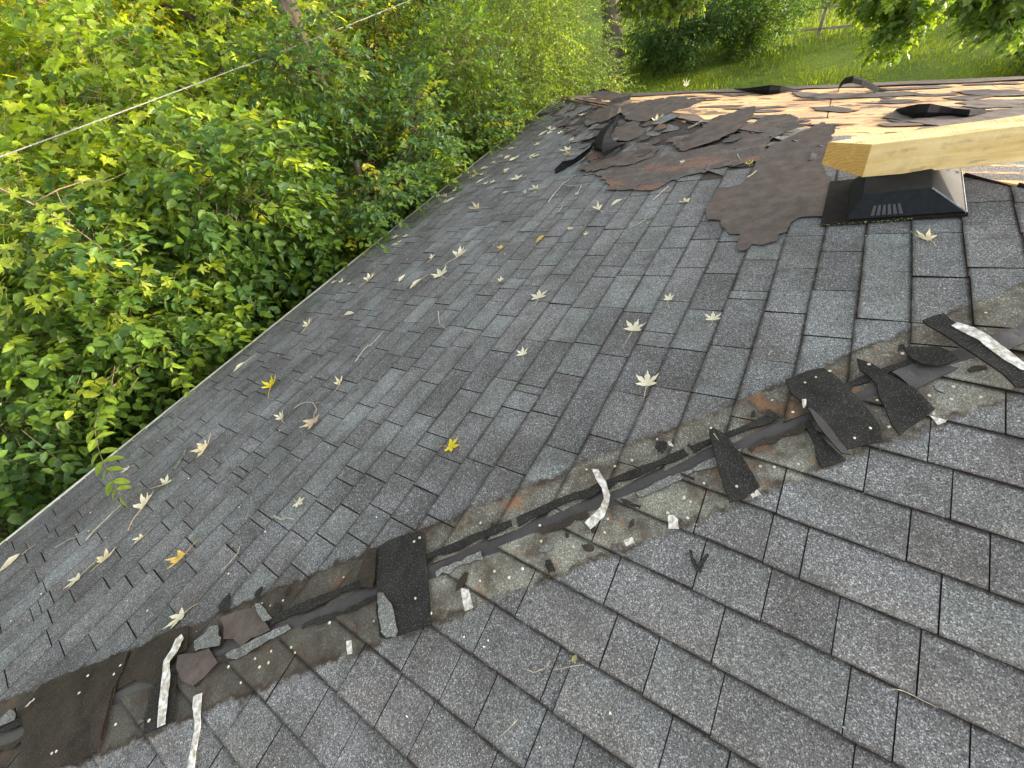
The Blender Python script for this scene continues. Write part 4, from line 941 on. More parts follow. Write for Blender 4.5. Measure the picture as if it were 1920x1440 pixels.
# scattered white crumbs nobody could count
V, Fc = [], []
for k in range(420):
    if random.random() < 0.55: p = (random.uniform(1.0, 5.4), 0); s = random.uniform(0.1, 3.5); ok = abs(p[0] - XR) < s * CS + XR; P = PF; u = p[0]
    else: u = random.uniform(-2.4, 2.6); s = random.uniform(-0.5, 3.3); ok = u > -s * CS and u < 2 * XR + s * CS; P = PF
    if random.random() < 0.25: P = PN; u = random.uniform(-1.6, 0.9); s = random.uniform(-0.3, 1.5); ok = u < s * CS
    if not ok: continue
    r = random.uniform(0.0015, 0.004) * (1.5 if s > 1.5 else 1); b = len(V); an = random.random() * 6
    for w in range(3): V.append(P(u + r * math.cos(an + w * 2.1), s + r * random.uniform(.4, 1.6) * math.sin(an + w * 2.1), 0.0115))
    V.append(P(u, s, 0.0115 + r)); Fc += [(b, b + 1, b + 3), (b + 1, b + 2, b + 3), (b + 2, b, b + 3)]
crumbs = mobj('pale_crumbs', V, Fc, mat_simple('pale_crumb', (0.55, 0.52, 0.42), 0.8, 0.2, 0.4, 200)); crumbs['kind'] = 'stuff'; tag(crumbs, 'tiny pale crumbs and splinters strewn over the shingles', 'crumbs')
# moss and lint packed under the butts of the near slope
V, Fc = [], []
for i in range(-2, 9):
    for k in range(60):
        u = random.uniform(-1.4, 0.6); s = S0N + i * EXPO + random.gauss(0.003, 0.003)
        if u > s * CS - 0.1 or random.random() < 0.55 or math.sin(u * 5 + i * 2.2) < 0.1: continue
        r = random.uniform(0.001, 0.003); b = len(V); c = Vector(PN(u, s, 0.006))
        for w in ((1, 0, 0), (-.5, .87, 0), (-.5, -.87, 0), (0, 0, 1.2)): V.append(c + Vector(w) * r)
        Fc += [(b, b + 1, b + 3), (b + 1, b + 2, b + 3), (b + 2, b, b + 3)]
m_ = mobj('moss_crumbs', V, Fc, M_MOSS, house); m_['kind'] = 'stuff'

# ------------------------------------------------------------------ twigs
def twig(lines, label, r=0.0022, m=None, on=onF, h=0.0135):
    V, Fc = [], []
    for ln in lines:
        pts = [on(x, y, h + (0.004 * math.sin(i * 1.7) if i else 0)) for i, (x, y) in enumerate(ln)]
        P = []
        for a, b in zip(pts[:-1], pts[1:]):
            for t in (0, .5): P.append(a + (b - a) * t + rng.normal(0, r * 0.5, 3) * [1, 1, .3])
        P.append(pts[-1]); v, f = tube(P, r, 5, r * 0.6); b0 = len(V); V += v; Fc += [tuple(k + b0 for k in q) for q in f]
    o = mobj('twig', V, Fc, m or M_TWIG); tag(o, label, 'twig', 'twigs on the roof')
twig([[(1027,379),(1040,362),(1056,344),(1068,335),(1079,327)],[(1053,346),(1070,349),(1091,348),(1082,362)]], 'long forked twig pointing at the curled felt flap', .005)
twig([[(1038,401),(1048,396),(1055,385)]], 'short bent twig below the forked one', .004)
twig([[(1223,375),(1238,363),(1253,349)]], 'straight twig leaning on the ragged felt edge', .004)
twig([[(1180,428),(1197,419),(1210,411),(1213,401)]], 'thin curved twig on the whole shingles below the felt', .003)
twig([[(1290,240),(1303,234),(1317,227)]], 'white stick lying among the torn shingles', .008)
twig([[(1402,332),(1418,320)]], 'short stubby stick at the left edge of the felt patch', .007)
twig([[(1382,289),(1386,296),(1389,300)]], 'tiny pale splinter beside the felt ripple', .003)
twig([[(552,765),(562,758),(573,754),(585,754),(594,767),(591,775)],[(588,758),(597,755)]], 'hooked white twig above the pinkish leaf', .004)
twig([[(665,679),(681,656),(700,642),(719,621)],[(681,656),(690,646),(698,648)]], 'knotted forked white twig lying up the slope', .0035)
twig([[(325,879),(336,865),(344,852),(348,839),(341,841)]], 'dark grey-green crooked stick near the eave', .007, M_DTWIG)
twig([[(160,1013),(185,986),(213,960),(227,946)]], 'long straight white stick near the lower left eave', .004)
twig([[(104,1027),(129,1012),(148,1006)]], 'thin twig left of the long straight stick', .003)
twig([[(513,969),(527,973),(537,970),(552,974)]], 'short wavy white twig under the star-like leaf', .004)
twig([[(413,1073),(431,1054),(446,1035),(450,1023)]], 'hair-thin curved twig right of the golden leaf', .002)
twig([[(822,583),(825,607),(837,617)]], 'small hooked twig in the middle of the slope', .003)
twig([[(870,618),(888,623)]], 'short white splinter right of the small hooked twig', .003)
twig([[(1165,505),(1175,506),(1187,508)]], 'thin pale twig below the curved one', .0025)
twig([[(1440,665),(1447,658)]], 'white matchstick splinter left of the torn sheets', .0022)
twig([[(1655,665),(1675,666)]], 'thin white splinter above the crooked sheet', .0018)
twig([[(877,885),(881,890)],], 'tiny white splinter above the strip of film', .002)
twig([[(480,528),(500,535)]], 'short twig by the eave', .003) if False else None
twig([[(990,1257),(1000,1262),(1020,1253),(1032,1238)]], 'curved tan twig on the near slope', .0014, on=onN)
twig([[(1040,1257),(1067,1250),(1095,1246)]], 'straight tan twig beside the olive leaf', .0014, on=onN)
twig([[(940,1380),(960,1360),(970,1349)]], 'short tan twig low on the near slope', .0016, on=onN)
twig([[(1670,1293),(1684,1292),(1700,1298),(1730,1314),(1760,1328)]], 'thin dry stem lying along a shingle butt on the near slope', .0012, on=onN)
twig([[(46,1327),(56,1318),(64,1310)]], 'flat pale stick on the brown-black sheet', .003, on=onH, h=0.03)
twig([[(1338,813),(1347,825)]], 'pale splinter at the head of the narrow black slab', .0018, on=onH, h=0.035)
twig([[(470,1143),(483,1131)]], 'bright thin splinter at the edge of the strip', .0015)
twig([[(1100,1094),(1100,1095)]], '', .001) if False else None

# ------------------------------------------------------------------ cable
def at(x, y, dist):
    r = ray(x, y); return CP + r / np.linalg.norm(r) * dist
a, b = at(-500, 475, 4.2), at(860, -38, 7.6); pts = []
for k in range(41):
    t = k / 40; p = a + (b - a) * t; p = p - np.array([0, 0, 0.03 * 4 * t * (1 - t)]); pts.append(p)
V, Fc = tube(pts, 0.0036, 6); o = mobj('utility_cable', V, Fc, M_CABLE); tag(o, 'thin grey overhead cable strung in front of the leaves', 'cable')

# ------------------------------------------------------------------ trees
def leafcloud(centers, dirs, k, L, W, Ltw, tints, ty='ovate', droop=0.3, jit=0.5):
    """Sprays of k leaves on short twigs. Returns V, loops, starts, totals, tints."""
    n = len(centers); C_ = np.repeat(centers, k, 0); D_ = np.repeat(dirs, k, 0)
    t = np.tile(np.linspace(0.05, 1, k), n)[:, None] + rng.normal(0, .03, (n * k, 1))
    up = np.tile([0, 0, 1.0], (n * k, 1)); side = np.cross(D_, up); side /= (np.linalg.norm(side, axis=1, keepdims=True) + 1e-6)
    sg = np.tile(np.where(np.arange(k) % 2 == 0, 1.0, -1.0), n)[:, None]
    base = C_ + D_ * t * Ltw - up * (t ** 2) * Ltw * droop
    ax = D_ * (0.55 + 0.5 * (t > .9)) + side * sg * (1.0 * (t < .93)) - up * (droop + rng.uniform(-.1, .5, (n * k, 1))) + rng.normal(0, jit * 0.5, (n * k, 3))
    ax /= np.linalg.norm(ax, axis=1, keepdims=True)
    nn = up + rng.normal(0, jit, (n * k, 3)) - 0.3 * side * sg
    nn -= ax * (nn * ax).sum(1, keepdims=True); nn /= (np.linalg.norm(nn, axis=1, keepdims=True) + 1e-6)
    bb = np.cross(nn, ax); l = L * rng.uniform(0.65, 1.2, (n * k, 1)); w = W * rng.uniform(0.75, 1.2, (n * k, 1)) * l / L
    if ty == 'ovate':
        prof = [(0, 0, 0), (0.30, 0.5, 0.12), (0.68, 0.38, 0.10), (1, 0, -0.06), (0.68, -0.38, 0.10), (0.30, -0.5, 0.12)]
        faces = [(0, 3, 2, 1), (0, 5, 4, 3)]
    elif ty == 'lobed':
        prof = [(0, 0, 0), (0.10, 0.42, .05), (0.30, 0.30, .03), (0.55, 0.62, .06), (0.62, 0.26, .02), (1, 0, -.08), (0.62, -0.26, .02), (0.55, -0.62, .06), (0.30, -0.30, .03), (0.10, -0.42, .05)]
        faces = [(0, 2, 1), (0, 5, 4, 2), (2, 4, 3), (0, 8, 6, 5), (0, 9, 8), (8, 7, 6)]
    else:
        prof = [(0, 0, 0), (0.45, 0.5, 0.06), (1, 0, 0), (0.45, -0.5, 0.06)]; faces = [(0, 3, 2, 1)]
    m = len(prof); N_ = n * k
    V = np.empty((N_, m, 3))
    for i, (a, b, c) in enumerate(prof): V[:, i] = base + ax * a * l + bb * b * w + nn * c * l
    off = (np.arange(N_) * m)[:, None]
    loops, tot = [], []
    fl = np.concatenate([np.array(f) for f in faces]); tt_ = np.array([len(f) for f in faces])
    loops = (off + fl[None]).ravel(); tot = np.tile(tt_, N_); starts = np.concatenate([[0], np.cumsum(tot)[:-1]])
    tn = np.repeat(tints, k, 0) * rng.uniform(0.72, 1.28, (N_, 1)); tn = np.repeat(tn, m, 0)
    # fold dark gaps: inner leaves keep the same pigment, light decides the rest
    return V.reshape(-1, 3), loops, starts, tot, tn
def merge(parts):
    Vs, Ls, Ts, Cs = [], [], [], []; b = 0
    for V, l, s, t, c in parts: Vs.append(V); Ls.append(l + b); Ts.append(t); Cs.append(c); b += len(V)
    T_ = np.concatenate(Ts); return np.concatenate(Vs), np.concatenate(Ls), np.concatenate([[0], np.cumsum(T_)[:-1]]), T_, np.concatenate(Cs)
G_MID = (0.075, 0.150, 0.018); G_DEEP = (0.042, 0.100, 0.020); G_YEL = (0.20, 0.27, 0.020); G_LIME = (0.13, 0.215, 0.020); G_GREY = (0.080, 0.130, 0.040); Y_AUT = (0.36, 0.34, 0.02); G_BLUE = (0.050, 0.110, 0.038); O_AUT = (0.42, 0.20, 0.02)
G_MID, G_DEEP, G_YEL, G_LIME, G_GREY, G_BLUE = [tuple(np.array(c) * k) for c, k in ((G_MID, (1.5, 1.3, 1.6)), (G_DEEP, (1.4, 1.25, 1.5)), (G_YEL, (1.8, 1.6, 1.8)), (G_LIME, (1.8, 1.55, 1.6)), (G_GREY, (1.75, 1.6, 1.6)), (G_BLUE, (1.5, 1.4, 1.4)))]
FOLIAGE = []
def inside_roof(C):
    x, y, z = C[:, 0], C[:, 1], C[:, 2]
    reach = YE - 0.02 - 0.32 * np.clip((x - 1.3) / .5, 0, 1) * (0.6 + 0.4 * np.sin(x * 5.0)) - 0.85 * np.clip((x - 4.3) / 1.2, 0, 1) + 0.25 * np.exp(-((x - 3.35) / 0.35) ** 2)
    top = np.minimum(-np.minimum(y, YE) * TT, -(x - 2 * XR) * TT)
    over = (x > XN - .15) & (x < XS + .1) & (y < YE + 0.10)
    return over & ((y < reach) | (z < top + 0.07)) | ((x > XN) & (x < XS + .05) & (y < YE + .07) & (z < ZE + .1))
def tree(name, base, height, crown, nspray, leaf_, pal, label, cat='tree', group=None, k=9, Ltw=0.35, trunk_r=0.10, nb=9, lean=(0, 0), clumps=26, droop=0.3, clumpr=0.34, extra=None):
    """crown = (cx, cy, cz, rx, ry, rz) in world; leaf_ = (L, W, type); pal = [(tint, weight)]"""
    bx, by = base; cx, cy, cz, rx, ry, rz = crown
    t = empty(name, (bx, by, GZ), label, cat, group)
    r = random.Random(hash(label) % 10000 if False else int(abs(bx * 131 + by * 71) * 10))
    # trunk and limbs
    top = Vector((cx, cy, cz + rz * 0.3)); b0 = Vector((bx, by, GZ - 0.1)); pts = []
    for i in range(9): q = i / 8; p = b0.lerp(top, q) + Vector((r.gauss(0, .05), r.gauss(0, .05), 0)) * (0 if i == 0 else 1); pts.append(p)
    V, Fc = tube(pts, trunk_r, 9, trunk_r * 0.3); mobj('trunk', V, Fc, M_BARK, t, smooth=True)
    V, Fc = [], []
    cc = []
    for i in range(clumps):                                  # clump centres over the crown's shell and volume
        while True:
            v = Vector((r.gauss(0, 1), r.gauss(0, 1), r.gauss(0, 1))).normalized() * (r.random() ** 0.35)
            if v.z > -0.95: break
        cc.append((cx + v.x * rx, cy + v.y * ry, cz + v.z * rz, v))
    for i in range(nb):
        a = pts[r.randint(3, 7)]; c = Vector(cc[i % len(cc)][:3]); mid = a.lerp(c, .5) + Vector((0, 0, r.uniform(-.1, .25)))
        v, f = tube([a, a.lerp(mid, .5) + Vector((0, 0, .04)), mid, c], trunk_r * 0.28, 5, 0.006); b = len(V); V += v; Fc += [tuple(q + b for q in w) for w in f]
        mobj('limb', v, f, M_BARK, t, smooth=True)
    cen, dr, tn = [], [], []
    w = np.array([p[1] for p in pal], float); w /= w.sum(); T_ = np.array([p[0] for p in pal])
    per = nspray // clumps
    for (x, y, z, v) in cc:
        s = clumpr * r.uniform(0.7, 1.35); ct = T_[rng.choice(len(T_), p=w)]
        d = rng.normal(0, 1, (per, 3)); d /= np.linalg.norm(d, axis=1, keepdims=True)
        q = np.array([x, y, z]) + d * (rng.uniform(0.2, 1, (per, 1)) ** 0.5) * np.array([rx, ry, rz * 0.8]) * s
        out = d * 0.8 + np.array([v.x, v.y, v.z * .3]) * 0.7 + rng.normal(0, .35, (per, 3)); out /= np.linalg.norm(out, axis=1, keepdims=True)
        own = T_[rng.choice(len(T_), size=per, p=w)]
        cen.append(q); dr.append(out); tn.append(np.where(rng.random((per, 1)) < 0.62, ct, own) * rng.uniform(0.85, 1.15, (per, 1)))
    cen, dr, tn = np.concatenate(cen), np.concatenate(dr), np.concatenate(tn)
    ok = ~inside_roof(cen + dr * Ltw) & ~inside_roof(cen) & (cen[:, 2] > GZ + 0.05); cen, dr, tn = cen[ok], dr[ok], tn[ok]
    if extra:                                                # sprays leaning over the roof edge
        xa, xb, ne = extra; ex = rng.uniform(xa, xb, ne); w_ = 0.35 + 0.65 * np.abs(np.sin(ex * 4.1)); ey = YE + rng.uniform(-.12, .4, ne) * w_ + .12 - .12 * w_; ez = ZE + 0.08 + rng.uniform(0, .55, ne) * w_ + np.maximum(0, YE - ey) * TT
        ce = np.stack([ex, ey, ez], 1); de = np.stack([rng.normal(0, .5, ne), -np.ones(ne), rng.uniform(-.05, .5, ne)], 1); de /= np.linalg.norm(de, axis=1, keepdims=True)
        ke = (np.abs(ex - 3.35) > .22); cen = np.concatenate([cen, ce[ke]]); dr = np.concatenate([dr, de[ke]]); tn = np.concatenate([tn, T_[rng.choice(len(T_), size=ke.sum(), p=w)]])
    parts = leafcloud(cen, dr, k, leaf_[0], leaf_[1], Ltw, tn, leaf_[2], droop)
    me = fastmesh('crown', *parts[:4], M_LEAF, tint=parts[4]); o = bpy.data.objects.new('crown', me); put(o, t); o['kind'] = 'stuff'
    # twigs carrying the sprays, as thin three-sided sticks
    n = len(cen); a = cen - dr * Ltw * 0.3; b = cen + dr * Ltw * 0.95 - np.array([0, 0, 1.0]) * Ltw * droop * 0.8
    sd = np.cross(dr, [0, 0, 1.0]); sd /= (np.linalg.norm(sd, axis=1, keepdims=True) + 1e-6); u2 = np.cross(sd, dr); rr = 0.0022 * (leaf_[0] / 0.07)
    Vt = np.stack([a + sd * rr, a - sd * .5 * rr + u2 * rr, a - sd * .5 * rr - u2 * rr, b], 1).reshape(-1, 3)
    off = (np.arange(n) * 4)[:, None]; fl = np.array([0, 1, 3, 1, 2, 3, 2, 0, 3]); loops = (off + fl).ravel(); tot = np.full(n * 3, 3); st = np.arange(n * 3) * 3
    me = fastmesh('twigs', Vt, loops, st, tot, M_TWIGB); o = bpy.data.objects.new('twigs', me); put(o, t); o['kind'] = 'stuff'
    return t
M_TWIGB = mat_simple('live_twig', (0.16, 0.12, 0.08), 0.9, 0.2, 0.4, 60)
OV = (0.088, 0.054, 'ovate'); OVS = (0.068, 0.042, 'ovate'); FINE = (0.040, 0.020, 'ovate'); MAP = (0.12, 0.085, 'lobed'); FAR_ = (0.16, 0.11, 'rhomb')
greens = [(G_MID, 5), (G_DEEP, 3), (G_BLUE, 2), (G_LIME, 1)]
# row hugging the eave
tree('shrub', (-3.1, 5.6), 3, (-3.1, 5.3, -1.9, 1.1, 1.3, 1.3), 1100, OV, greens, 'dark green shrub at the lower left corner beside the eave', 'shrub', droop=.35)
tree('shrub', (-1.7, 5.3), 3, (-1.7, 5.0, -1.35, 1.0, 1.1, 1.3), 1300, OV, greens, 'broad-leaved green shrub behind the dark corner one', 'shrub', droop=.35)
tree('shrub', (-0.3, 5.2), 3, (-0.4, 4.95, -0.9, 1.0, 1.15, 1.5), 1700, OV, [(G_MID, 6), (G_DEEP, 3), (G_LIME, 2), (G_YEL, .5)], 'leafy green shrub whose long sprig hangs over the roof edge', 'shrub', droop=.35)
tree('shrub', (1.1, 5.2), 3, (1.0, 4.75, -0.75, 1.0, 1.1, 1.6), 1700, OV, [(G_MID, 6), (G_LIME, 2), (G_DEEP, 2), (G_YEL, 1)], 'green shrub with reddish buds against the middle of the eave', 'shrub', droop=.35)
tree('shrub', (2.4, 5.3), 3, (2.3, 4.25, -0.65, 1.0, 1.05, 1.4), 1700, OVS, [(G_BLUE, 4), (G_MID, 5), (G_LIME, 1), (Y_AUT, .4)], 'blue-green small-leaved shrub right of the reddish-budded one', 'shrub', droop=.3, extra=(1.45, 3.0, 110))
tree('shrub', (3.7, 5.3), 3, (3.7, 4.3, -0.7, 0.9, 1.0, 1.35), 1700, OVS, [(G_BLUE, 3), (G_MID, 5), (G_GREY, 2), (Y_AUT, .4)], 'green shrub with a fern-like branch tip over the eave', 'shrub', droop=.3, extra=(3.0, 4.4, 80))
tree('shrub', (6.4, 4.9), 3, (6.6, 4.0, -0.75, 1.0, 1.1, 1.4), 2600, FINE, [(G_GREY, 4), (G_MID, 4), (G_LIME, 1), (Y_AUT, .7)], 'fine-leaved shrub reaching round the far corner of the roof', 'shrub', k=12, Ltw=.26, droop=.25, clumps=34)
tree('shrub', (5.1, 4.8), 3, (5.1, 3.95, -0.35, 1.15, 0.95, 1.2), 3200, FINE, [(G_GREY, 3), (G_MID, 5), (G_LIME, 2)], 'fine-leaved shrub spilling over the last metre of the eave', 'shrub', k=12, Ltw=.26, droop=.25, clumps=34, extra=(4.3, 5.6, 160))
tree('small_tree', (8.0, 5.6), 4, (7.9, 5.2, -0.4, 1.4, 1.2, 1.8), 3400, FINE, [(G_GREY, 5), (G_MID, 4), (G_LIME, 1)], 'feathery grey-green small tree beyond the far corner of the roof', 'tree', k=12, Ltw=.30, droop=.1, clumps=40)
tree('small_tree', (5.4, 7.2), 4, (5.2, 6.6, -0.1, 1.5, 1.3, 1.7), 2600, OVS, [(G_MID, 5), (G_DEEP, 3), (Y_AUT, .8), (G_LIME, 1)], 'twiggy tree with a dark gap at its foot behind the far eave', 'tree', clumps=34)
# second row
tree('maple_tree', (-1.6, 7.6), 5, (-1.6, 7.3, -0.6, 1.9, 1.5, 1.9), 1700, MAP, [(G_LIME, 4), (G_MID, 3), (G_YEL, 4), (Y_AUT, .5)], 'yellow-green maple at the left edge of the picture', 'tree', k=6, clumps=30)
tree('maple_tree', (0.4, 7.2), 5, (0.4, 6.9, 0.1, 1.6, 1.4, 1.9), 1700, MAP, [(G_LIME, 4), (G_MID, 3), (G_YEL, 3)], 'maple with bright lime clusters behind the middle shrubs', 'tree', k=6, clumps=28)
tree('maple_tree', (2.5, 7.4), 5, (2.4, 7.1, 0.2, 1.7, 1.5, 2.0), 1700, MAP, [(G_MID, 4), (G_LIME, 4), (G_YEL, 2)], 'mid green maple standing under the overhead cable', 'tree', k=6, clumps=28)
tree('elm_tree', (4.2, 9.2), 6, (4.1, 8.8, 0.8, 2.0, 1.7, 2.6), 2400, (0.09, 0.05, 'ovate'), [(G_MID, 5), (G_DEEP, 2), (G_LIME, 2), (Y_AUT, .8)], 'tall green tree with a dark slanting trunk', 'tree', trunk_r=.2, clumps=34)
tree('elm_tree', (7.6, 8.6), 6, (7.5, 8.2, 0.8, 2.2, 1.7, 2.6), 3000, (0.07, 0.04, 'ovate'), [(G_GREY, 4), (G_MID, 5), (Y_AUT, .8)], 'tall olive-green tree speckled with yellow leaves', 'tree', trunk_r=.15, clumps=36)
tree('elm_tree', (11.0, 8.0), 6, (10.6, 7.6, 0.2, 2.2, 1.7, 3.0), 3000, (0.075, 0.04, 'ovate'), [(G_GREY, 4), (G_MID, 4), (G_LIME, 2)], 'pale green tree left of the grey trunk', 'tree', trunk_r=.14, clumps=36)
# back rows; the extra yellow at upper left also imitates a warm glow
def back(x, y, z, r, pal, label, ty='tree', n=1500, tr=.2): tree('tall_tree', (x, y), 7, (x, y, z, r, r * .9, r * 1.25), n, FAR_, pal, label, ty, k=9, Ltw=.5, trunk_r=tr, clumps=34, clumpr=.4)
back(-6.5, 9.5, 0.2, 3.0, [(G_MID, 4), (G_LIME, 2)], 'green tree beyond the lower left corner')
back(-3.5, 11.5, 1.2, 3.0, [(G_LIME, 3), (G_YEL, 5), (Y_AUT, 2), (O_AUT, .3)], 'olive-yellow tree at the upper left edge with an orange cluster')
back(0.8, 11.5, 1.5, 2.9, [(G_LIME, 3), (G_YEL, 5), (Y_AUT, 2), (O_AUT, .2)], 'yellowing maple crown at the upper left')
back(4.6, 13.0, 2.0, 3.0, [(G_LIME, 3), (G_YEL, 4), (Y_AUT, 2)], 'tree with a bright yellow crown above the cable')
back(9.0, 12.5, 2.0, 3.0, [(G_MID, 4), (G_LIME, 3), (Y_AUT, 2)], 'green and yellow tree behind the slanting trunk')
back(13.5, 11.5, 1.8, 3.0, [(G_MID, 4), (G_GREY, 4)], 'round green tree left of the lawn gap')
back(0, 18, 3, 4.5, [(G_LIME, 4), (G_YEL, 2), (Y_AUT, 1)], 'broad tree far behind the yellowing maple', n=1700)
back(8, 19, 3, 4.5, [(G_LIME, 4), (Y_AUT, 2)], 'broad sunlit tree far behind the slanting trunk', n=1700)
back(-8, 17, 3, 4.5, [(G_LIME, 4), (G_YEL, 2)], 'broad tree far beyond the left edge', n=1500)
back(16, 17, 3, 4.5, [(G_LIME, 4), (G_MID, 2)], 'broad tree far behind the feathery one', n=1500)

# ---- sprigs and leaf clusters near enough to count the leaves
def hero_mesh(ty, tint, seed):
    r = random.Random(seed)
    if ty == 'lobed': me = maple_mesh('leaf', np.array(tint), r.uniform(.1, .3), r.uniform(.8, 1), seed)
    else:
        V, Fc = [], []; n = 6
        for i in range(n + 1):
            t = i / n; w = 0.30 * math.sin(math.pi * min(1, t * 0.96 + 0.02)) ** 0.75 * (1 - 0.25 * t); z = -0.18 * t * t
            V += [(t, -w, z + 0.10 * w * 3), (t, 0, z), (t, w, z + 0.10 * w * 3)]
        for i in range(n):
            a = i * 3; Fc += [(a, a + 1, a + 4, a + 3), (a + 1, a + 2, a + 5, a + 4)]
        me = mesh('leaf', V, Fc, M_LEAF, tint=np.tile(np.array(tint), (len(V), 1)))
    me.materials[0] = M_LEAF
    return me
HM = {}
def hleaf(parent, p, d, nrm, size, ty, tint):
    key = (ty, tuple(np.round(tint, 2)), random.randint(0, 2))
    if key not in HM: HM[key] = hero_mesh(ty, np.array(tint) * random.uniform(.85, 1.15), len(HM) + 50)
    o = bpy.data.objects.new('leaf', HM[key]); put(o, parent)
    d = Vector(d).normalized(); n = Vector(nrm); n = (n - d * n.dot(d)).normalized(); b = n.cross(d)
    R_ = Matrix((d, b, n)).transposed().to_4x4()
    pl = Vector((0, 0, 0)); q = parent
    o.matrix_basis = Matrix.Translation(Vector(p)) @ R_ @ Matrix.Diagonal((size, size, size, 1))
def find(lbl):
    for o in scene.objects:
        if o.parent is None and lbl in o.get('label', ''): return o
def sprig(parent, px, n, size, tint, r=0.003, m=None, wide=1.0):
    P = [at(x, y, d) for x, y, d in px]
    fine = []
    for i in range(len(P) - 1):
        for t in np.linspace(0, 1, 7)[:-1]: fine.append(P[i] + (P[i + 1] - P[i]) * t)
    fine.append(P[-1]); f = np.array(fine)
    for _ in range(4): f[1:-1] = (f[:-2] + f[1:-1] * 2 + f[2:]) / 4
    V, Fc = tube(f, r, 5, r * .4); mobj('stem', V, Fc, M_TWIGB, parent)
    for k in range(n):
        t = (k + 1) / n; i = min(int(t * (len(f) - 1)), len(f) - 2); p = f[i]; d = f[i + 1] - f[i]; d /= np.linalg.norm(d)
        side = np.cross(d, [0, 0, 1.0]); side /= np.linalg.norm(side)
        for sg in ((1, -1) if k < n - 1 else (0,)):
            dd = d * 0.5 + side * sg * wide + np.array([0, 0, -0.25]) + rng.normal(0, .12, 3)
            sc = size * (0.75 + 0.4 * math.sin(math.pi * min(1, t * .9 + .1))) * random.uniform(.85, 1.1)
            hleaf(parent, p, dd, np.array([0, 0, 1.]) + rng.normal(0, .25, 3), sc, 'ovate', tint)
sh1 = find('long sprig'); dF = lambda x, y, h: float(np.linalg.norm(onF(x, y, h) - CP))
sprig(sh1, [(300,668,4.3),(245,690,4.2),(195,745,4.1),(176,800,4.0),(186,850,dF(186,850,.25)),(208,895,dF(208,895,.16)),(230,938,dF(230,938,.07))], 15, 0.085, G_LIME)
sh2 = find('reddish buds'); sprig(sh2, [(385,640,4.7),(350,672,4.6),(335,705,4.5),(336,742,4.4)], 8, 0.08, G_MID)
sh3 = find('fern-like'); sprig(sh3, [(640,328,6.0),(700,333,5.9),(760,340,5.7),(832,352,dF(832,352,.12))], 14, 0.10, G_MID)
sh4 = find('small-leaved shrub right'); sprig(sh4, [(560,470,5.2),(610,490,5.1),(655,500,dF(655,500,.12))], 8, 0.085, G_MID)
sprig(sh1, [(70,700,4.6),(40,760,4.5),(20,800,4.5)], 7, 0.09, G_MID); sprig(sh4, [(455,560,5.0),(500,555,4.9),(545,548,4.8)], 7, .085, G_MID)
def cluster(parent, x, y, dist, n, size, spread, tint, ty='lobed'):
    c = at(x, y, dist); toc = (CP - c) / np.linalg.norm(CP - c)
    for k in range(n):
        a = random.random() * 6.28; r = spread * math.sqrt(random.random())
        p = c + np.array([math.cos(a) * r * .9, -abs(rng.normal(0, .06)), math.sin(a) * r * 0.55]) + toc * 0.1
        d = np.array([math.cos(a), -.5, -0.7 + 0.5 * math.sin(a)]) + rng.normal(0, .3, 3)
        hleaf(parent, p, d, toc * 0.5 + np.array([0, 0, .9]) + rng.normal(0, .3, 3), size * random.uniform(.7, 1.15), ty, tint)
LIME2 = (0.24, 0.31, 0.03)
mp1 = find('maple at the left edge'); mp2 = find('bright lime clusters'); mp3 = find('under the overhead cable')
cluster(mp1, 70, 520, 4.15, 22, 0.16, 0.42, LIME2); cluster(mp2, 235, 548, 4.2, 22, 0.15, 0.34, LIME2); cluster(mp2, 362, 520, 4.35, 18, 0.15, 0.32, LIME2)
cluster(mp2, 165, 420, 4.4, 22, 0.17, 0.42, G_LIME); cluster(mp3, 620, 130, 6.0, 20, 0.20, 0.55, LIME2); cluster(mp3, 655, 205, 5.6, 18, 0.18, 0.45, G_LIME); cluster(mp1, 30, 440, 4.3, 16, .17, .4, LIME2)
cluster(mp3, 330, 270, 5.0, 20, .2, .6, G_LIME); cluster(mp2, 255, 305, 4.7, 10, .18, .3, LIME2)

V, Fc = tube([at(520, -30, 6.3), at(548, 30, 6.2), at(572, 90, 6.1), at(600, 165, 6.1)], .11, 9, .08); mobj('limb', V, Fc, M_BARK, find('dark slanting trunk'), smooth=True)
# bare branch of the maple crossing the leaves at the left
for pts, r in (([(-40, 335, 4.2), (60, 382, 4.2), (130, 420, 4.2), (250, 510, 4.3)], .007), ([(60, 382, 4.2), (110, 355, 4.2), (165, 337, 4.25), (195, 342, 4.25), (245, 320, 4.3)], .005), ([(105, 358, 4.2), (115, 380, 4.2), (140, 405, 4.2)], .0035)):
    V, Fc = tube([at(*p) for p in pts], r, 6, r * .5); mobj('limb', V, Fc, M_TWIGB, mp1, smooth=True)

# ------------------------------------------------------------------ beyond the roof on the right
bt = tree('big_tree', (17.2, 7.1), 9, (16.9, 7.3, 3.2, 3.2, 2.6, 2.6), 1800, FAR_, [(G_GREY, 4), (G_MID, 3)], 'tree with a thick grey trunk where the hedge meets the lawn', 'tree', trunk_r=.40, clumps=30, Ltw=.4)
for o in bt.children:
    if o.name.startswith('trunk'): o.data.materials[0] = M_GBARK
def bush(x, y, z, r, rz, pal, label, n=1500, leaf_=(0.10, .06, 'ovate')):
    return tree('bush', (x, y), 2, (x, y, z, r, r, rz), n, leaf_, pal, label, 'bush', k=9, Ltw=.35, trunk_r=.08, clumps=26)
bush(18.2, 5.0, -1.9, 1.7, 1.7, [(G_DEEP, 5), (G_BLUE, 3)], 'dark green bush right beside the grey trunk')
bush(19.4, 3.0, -1.7, 1.6, 1.9, [(G_DEEP, 5), (G_MID, 2)], 'dark spreading bush between the first bush and the fence')
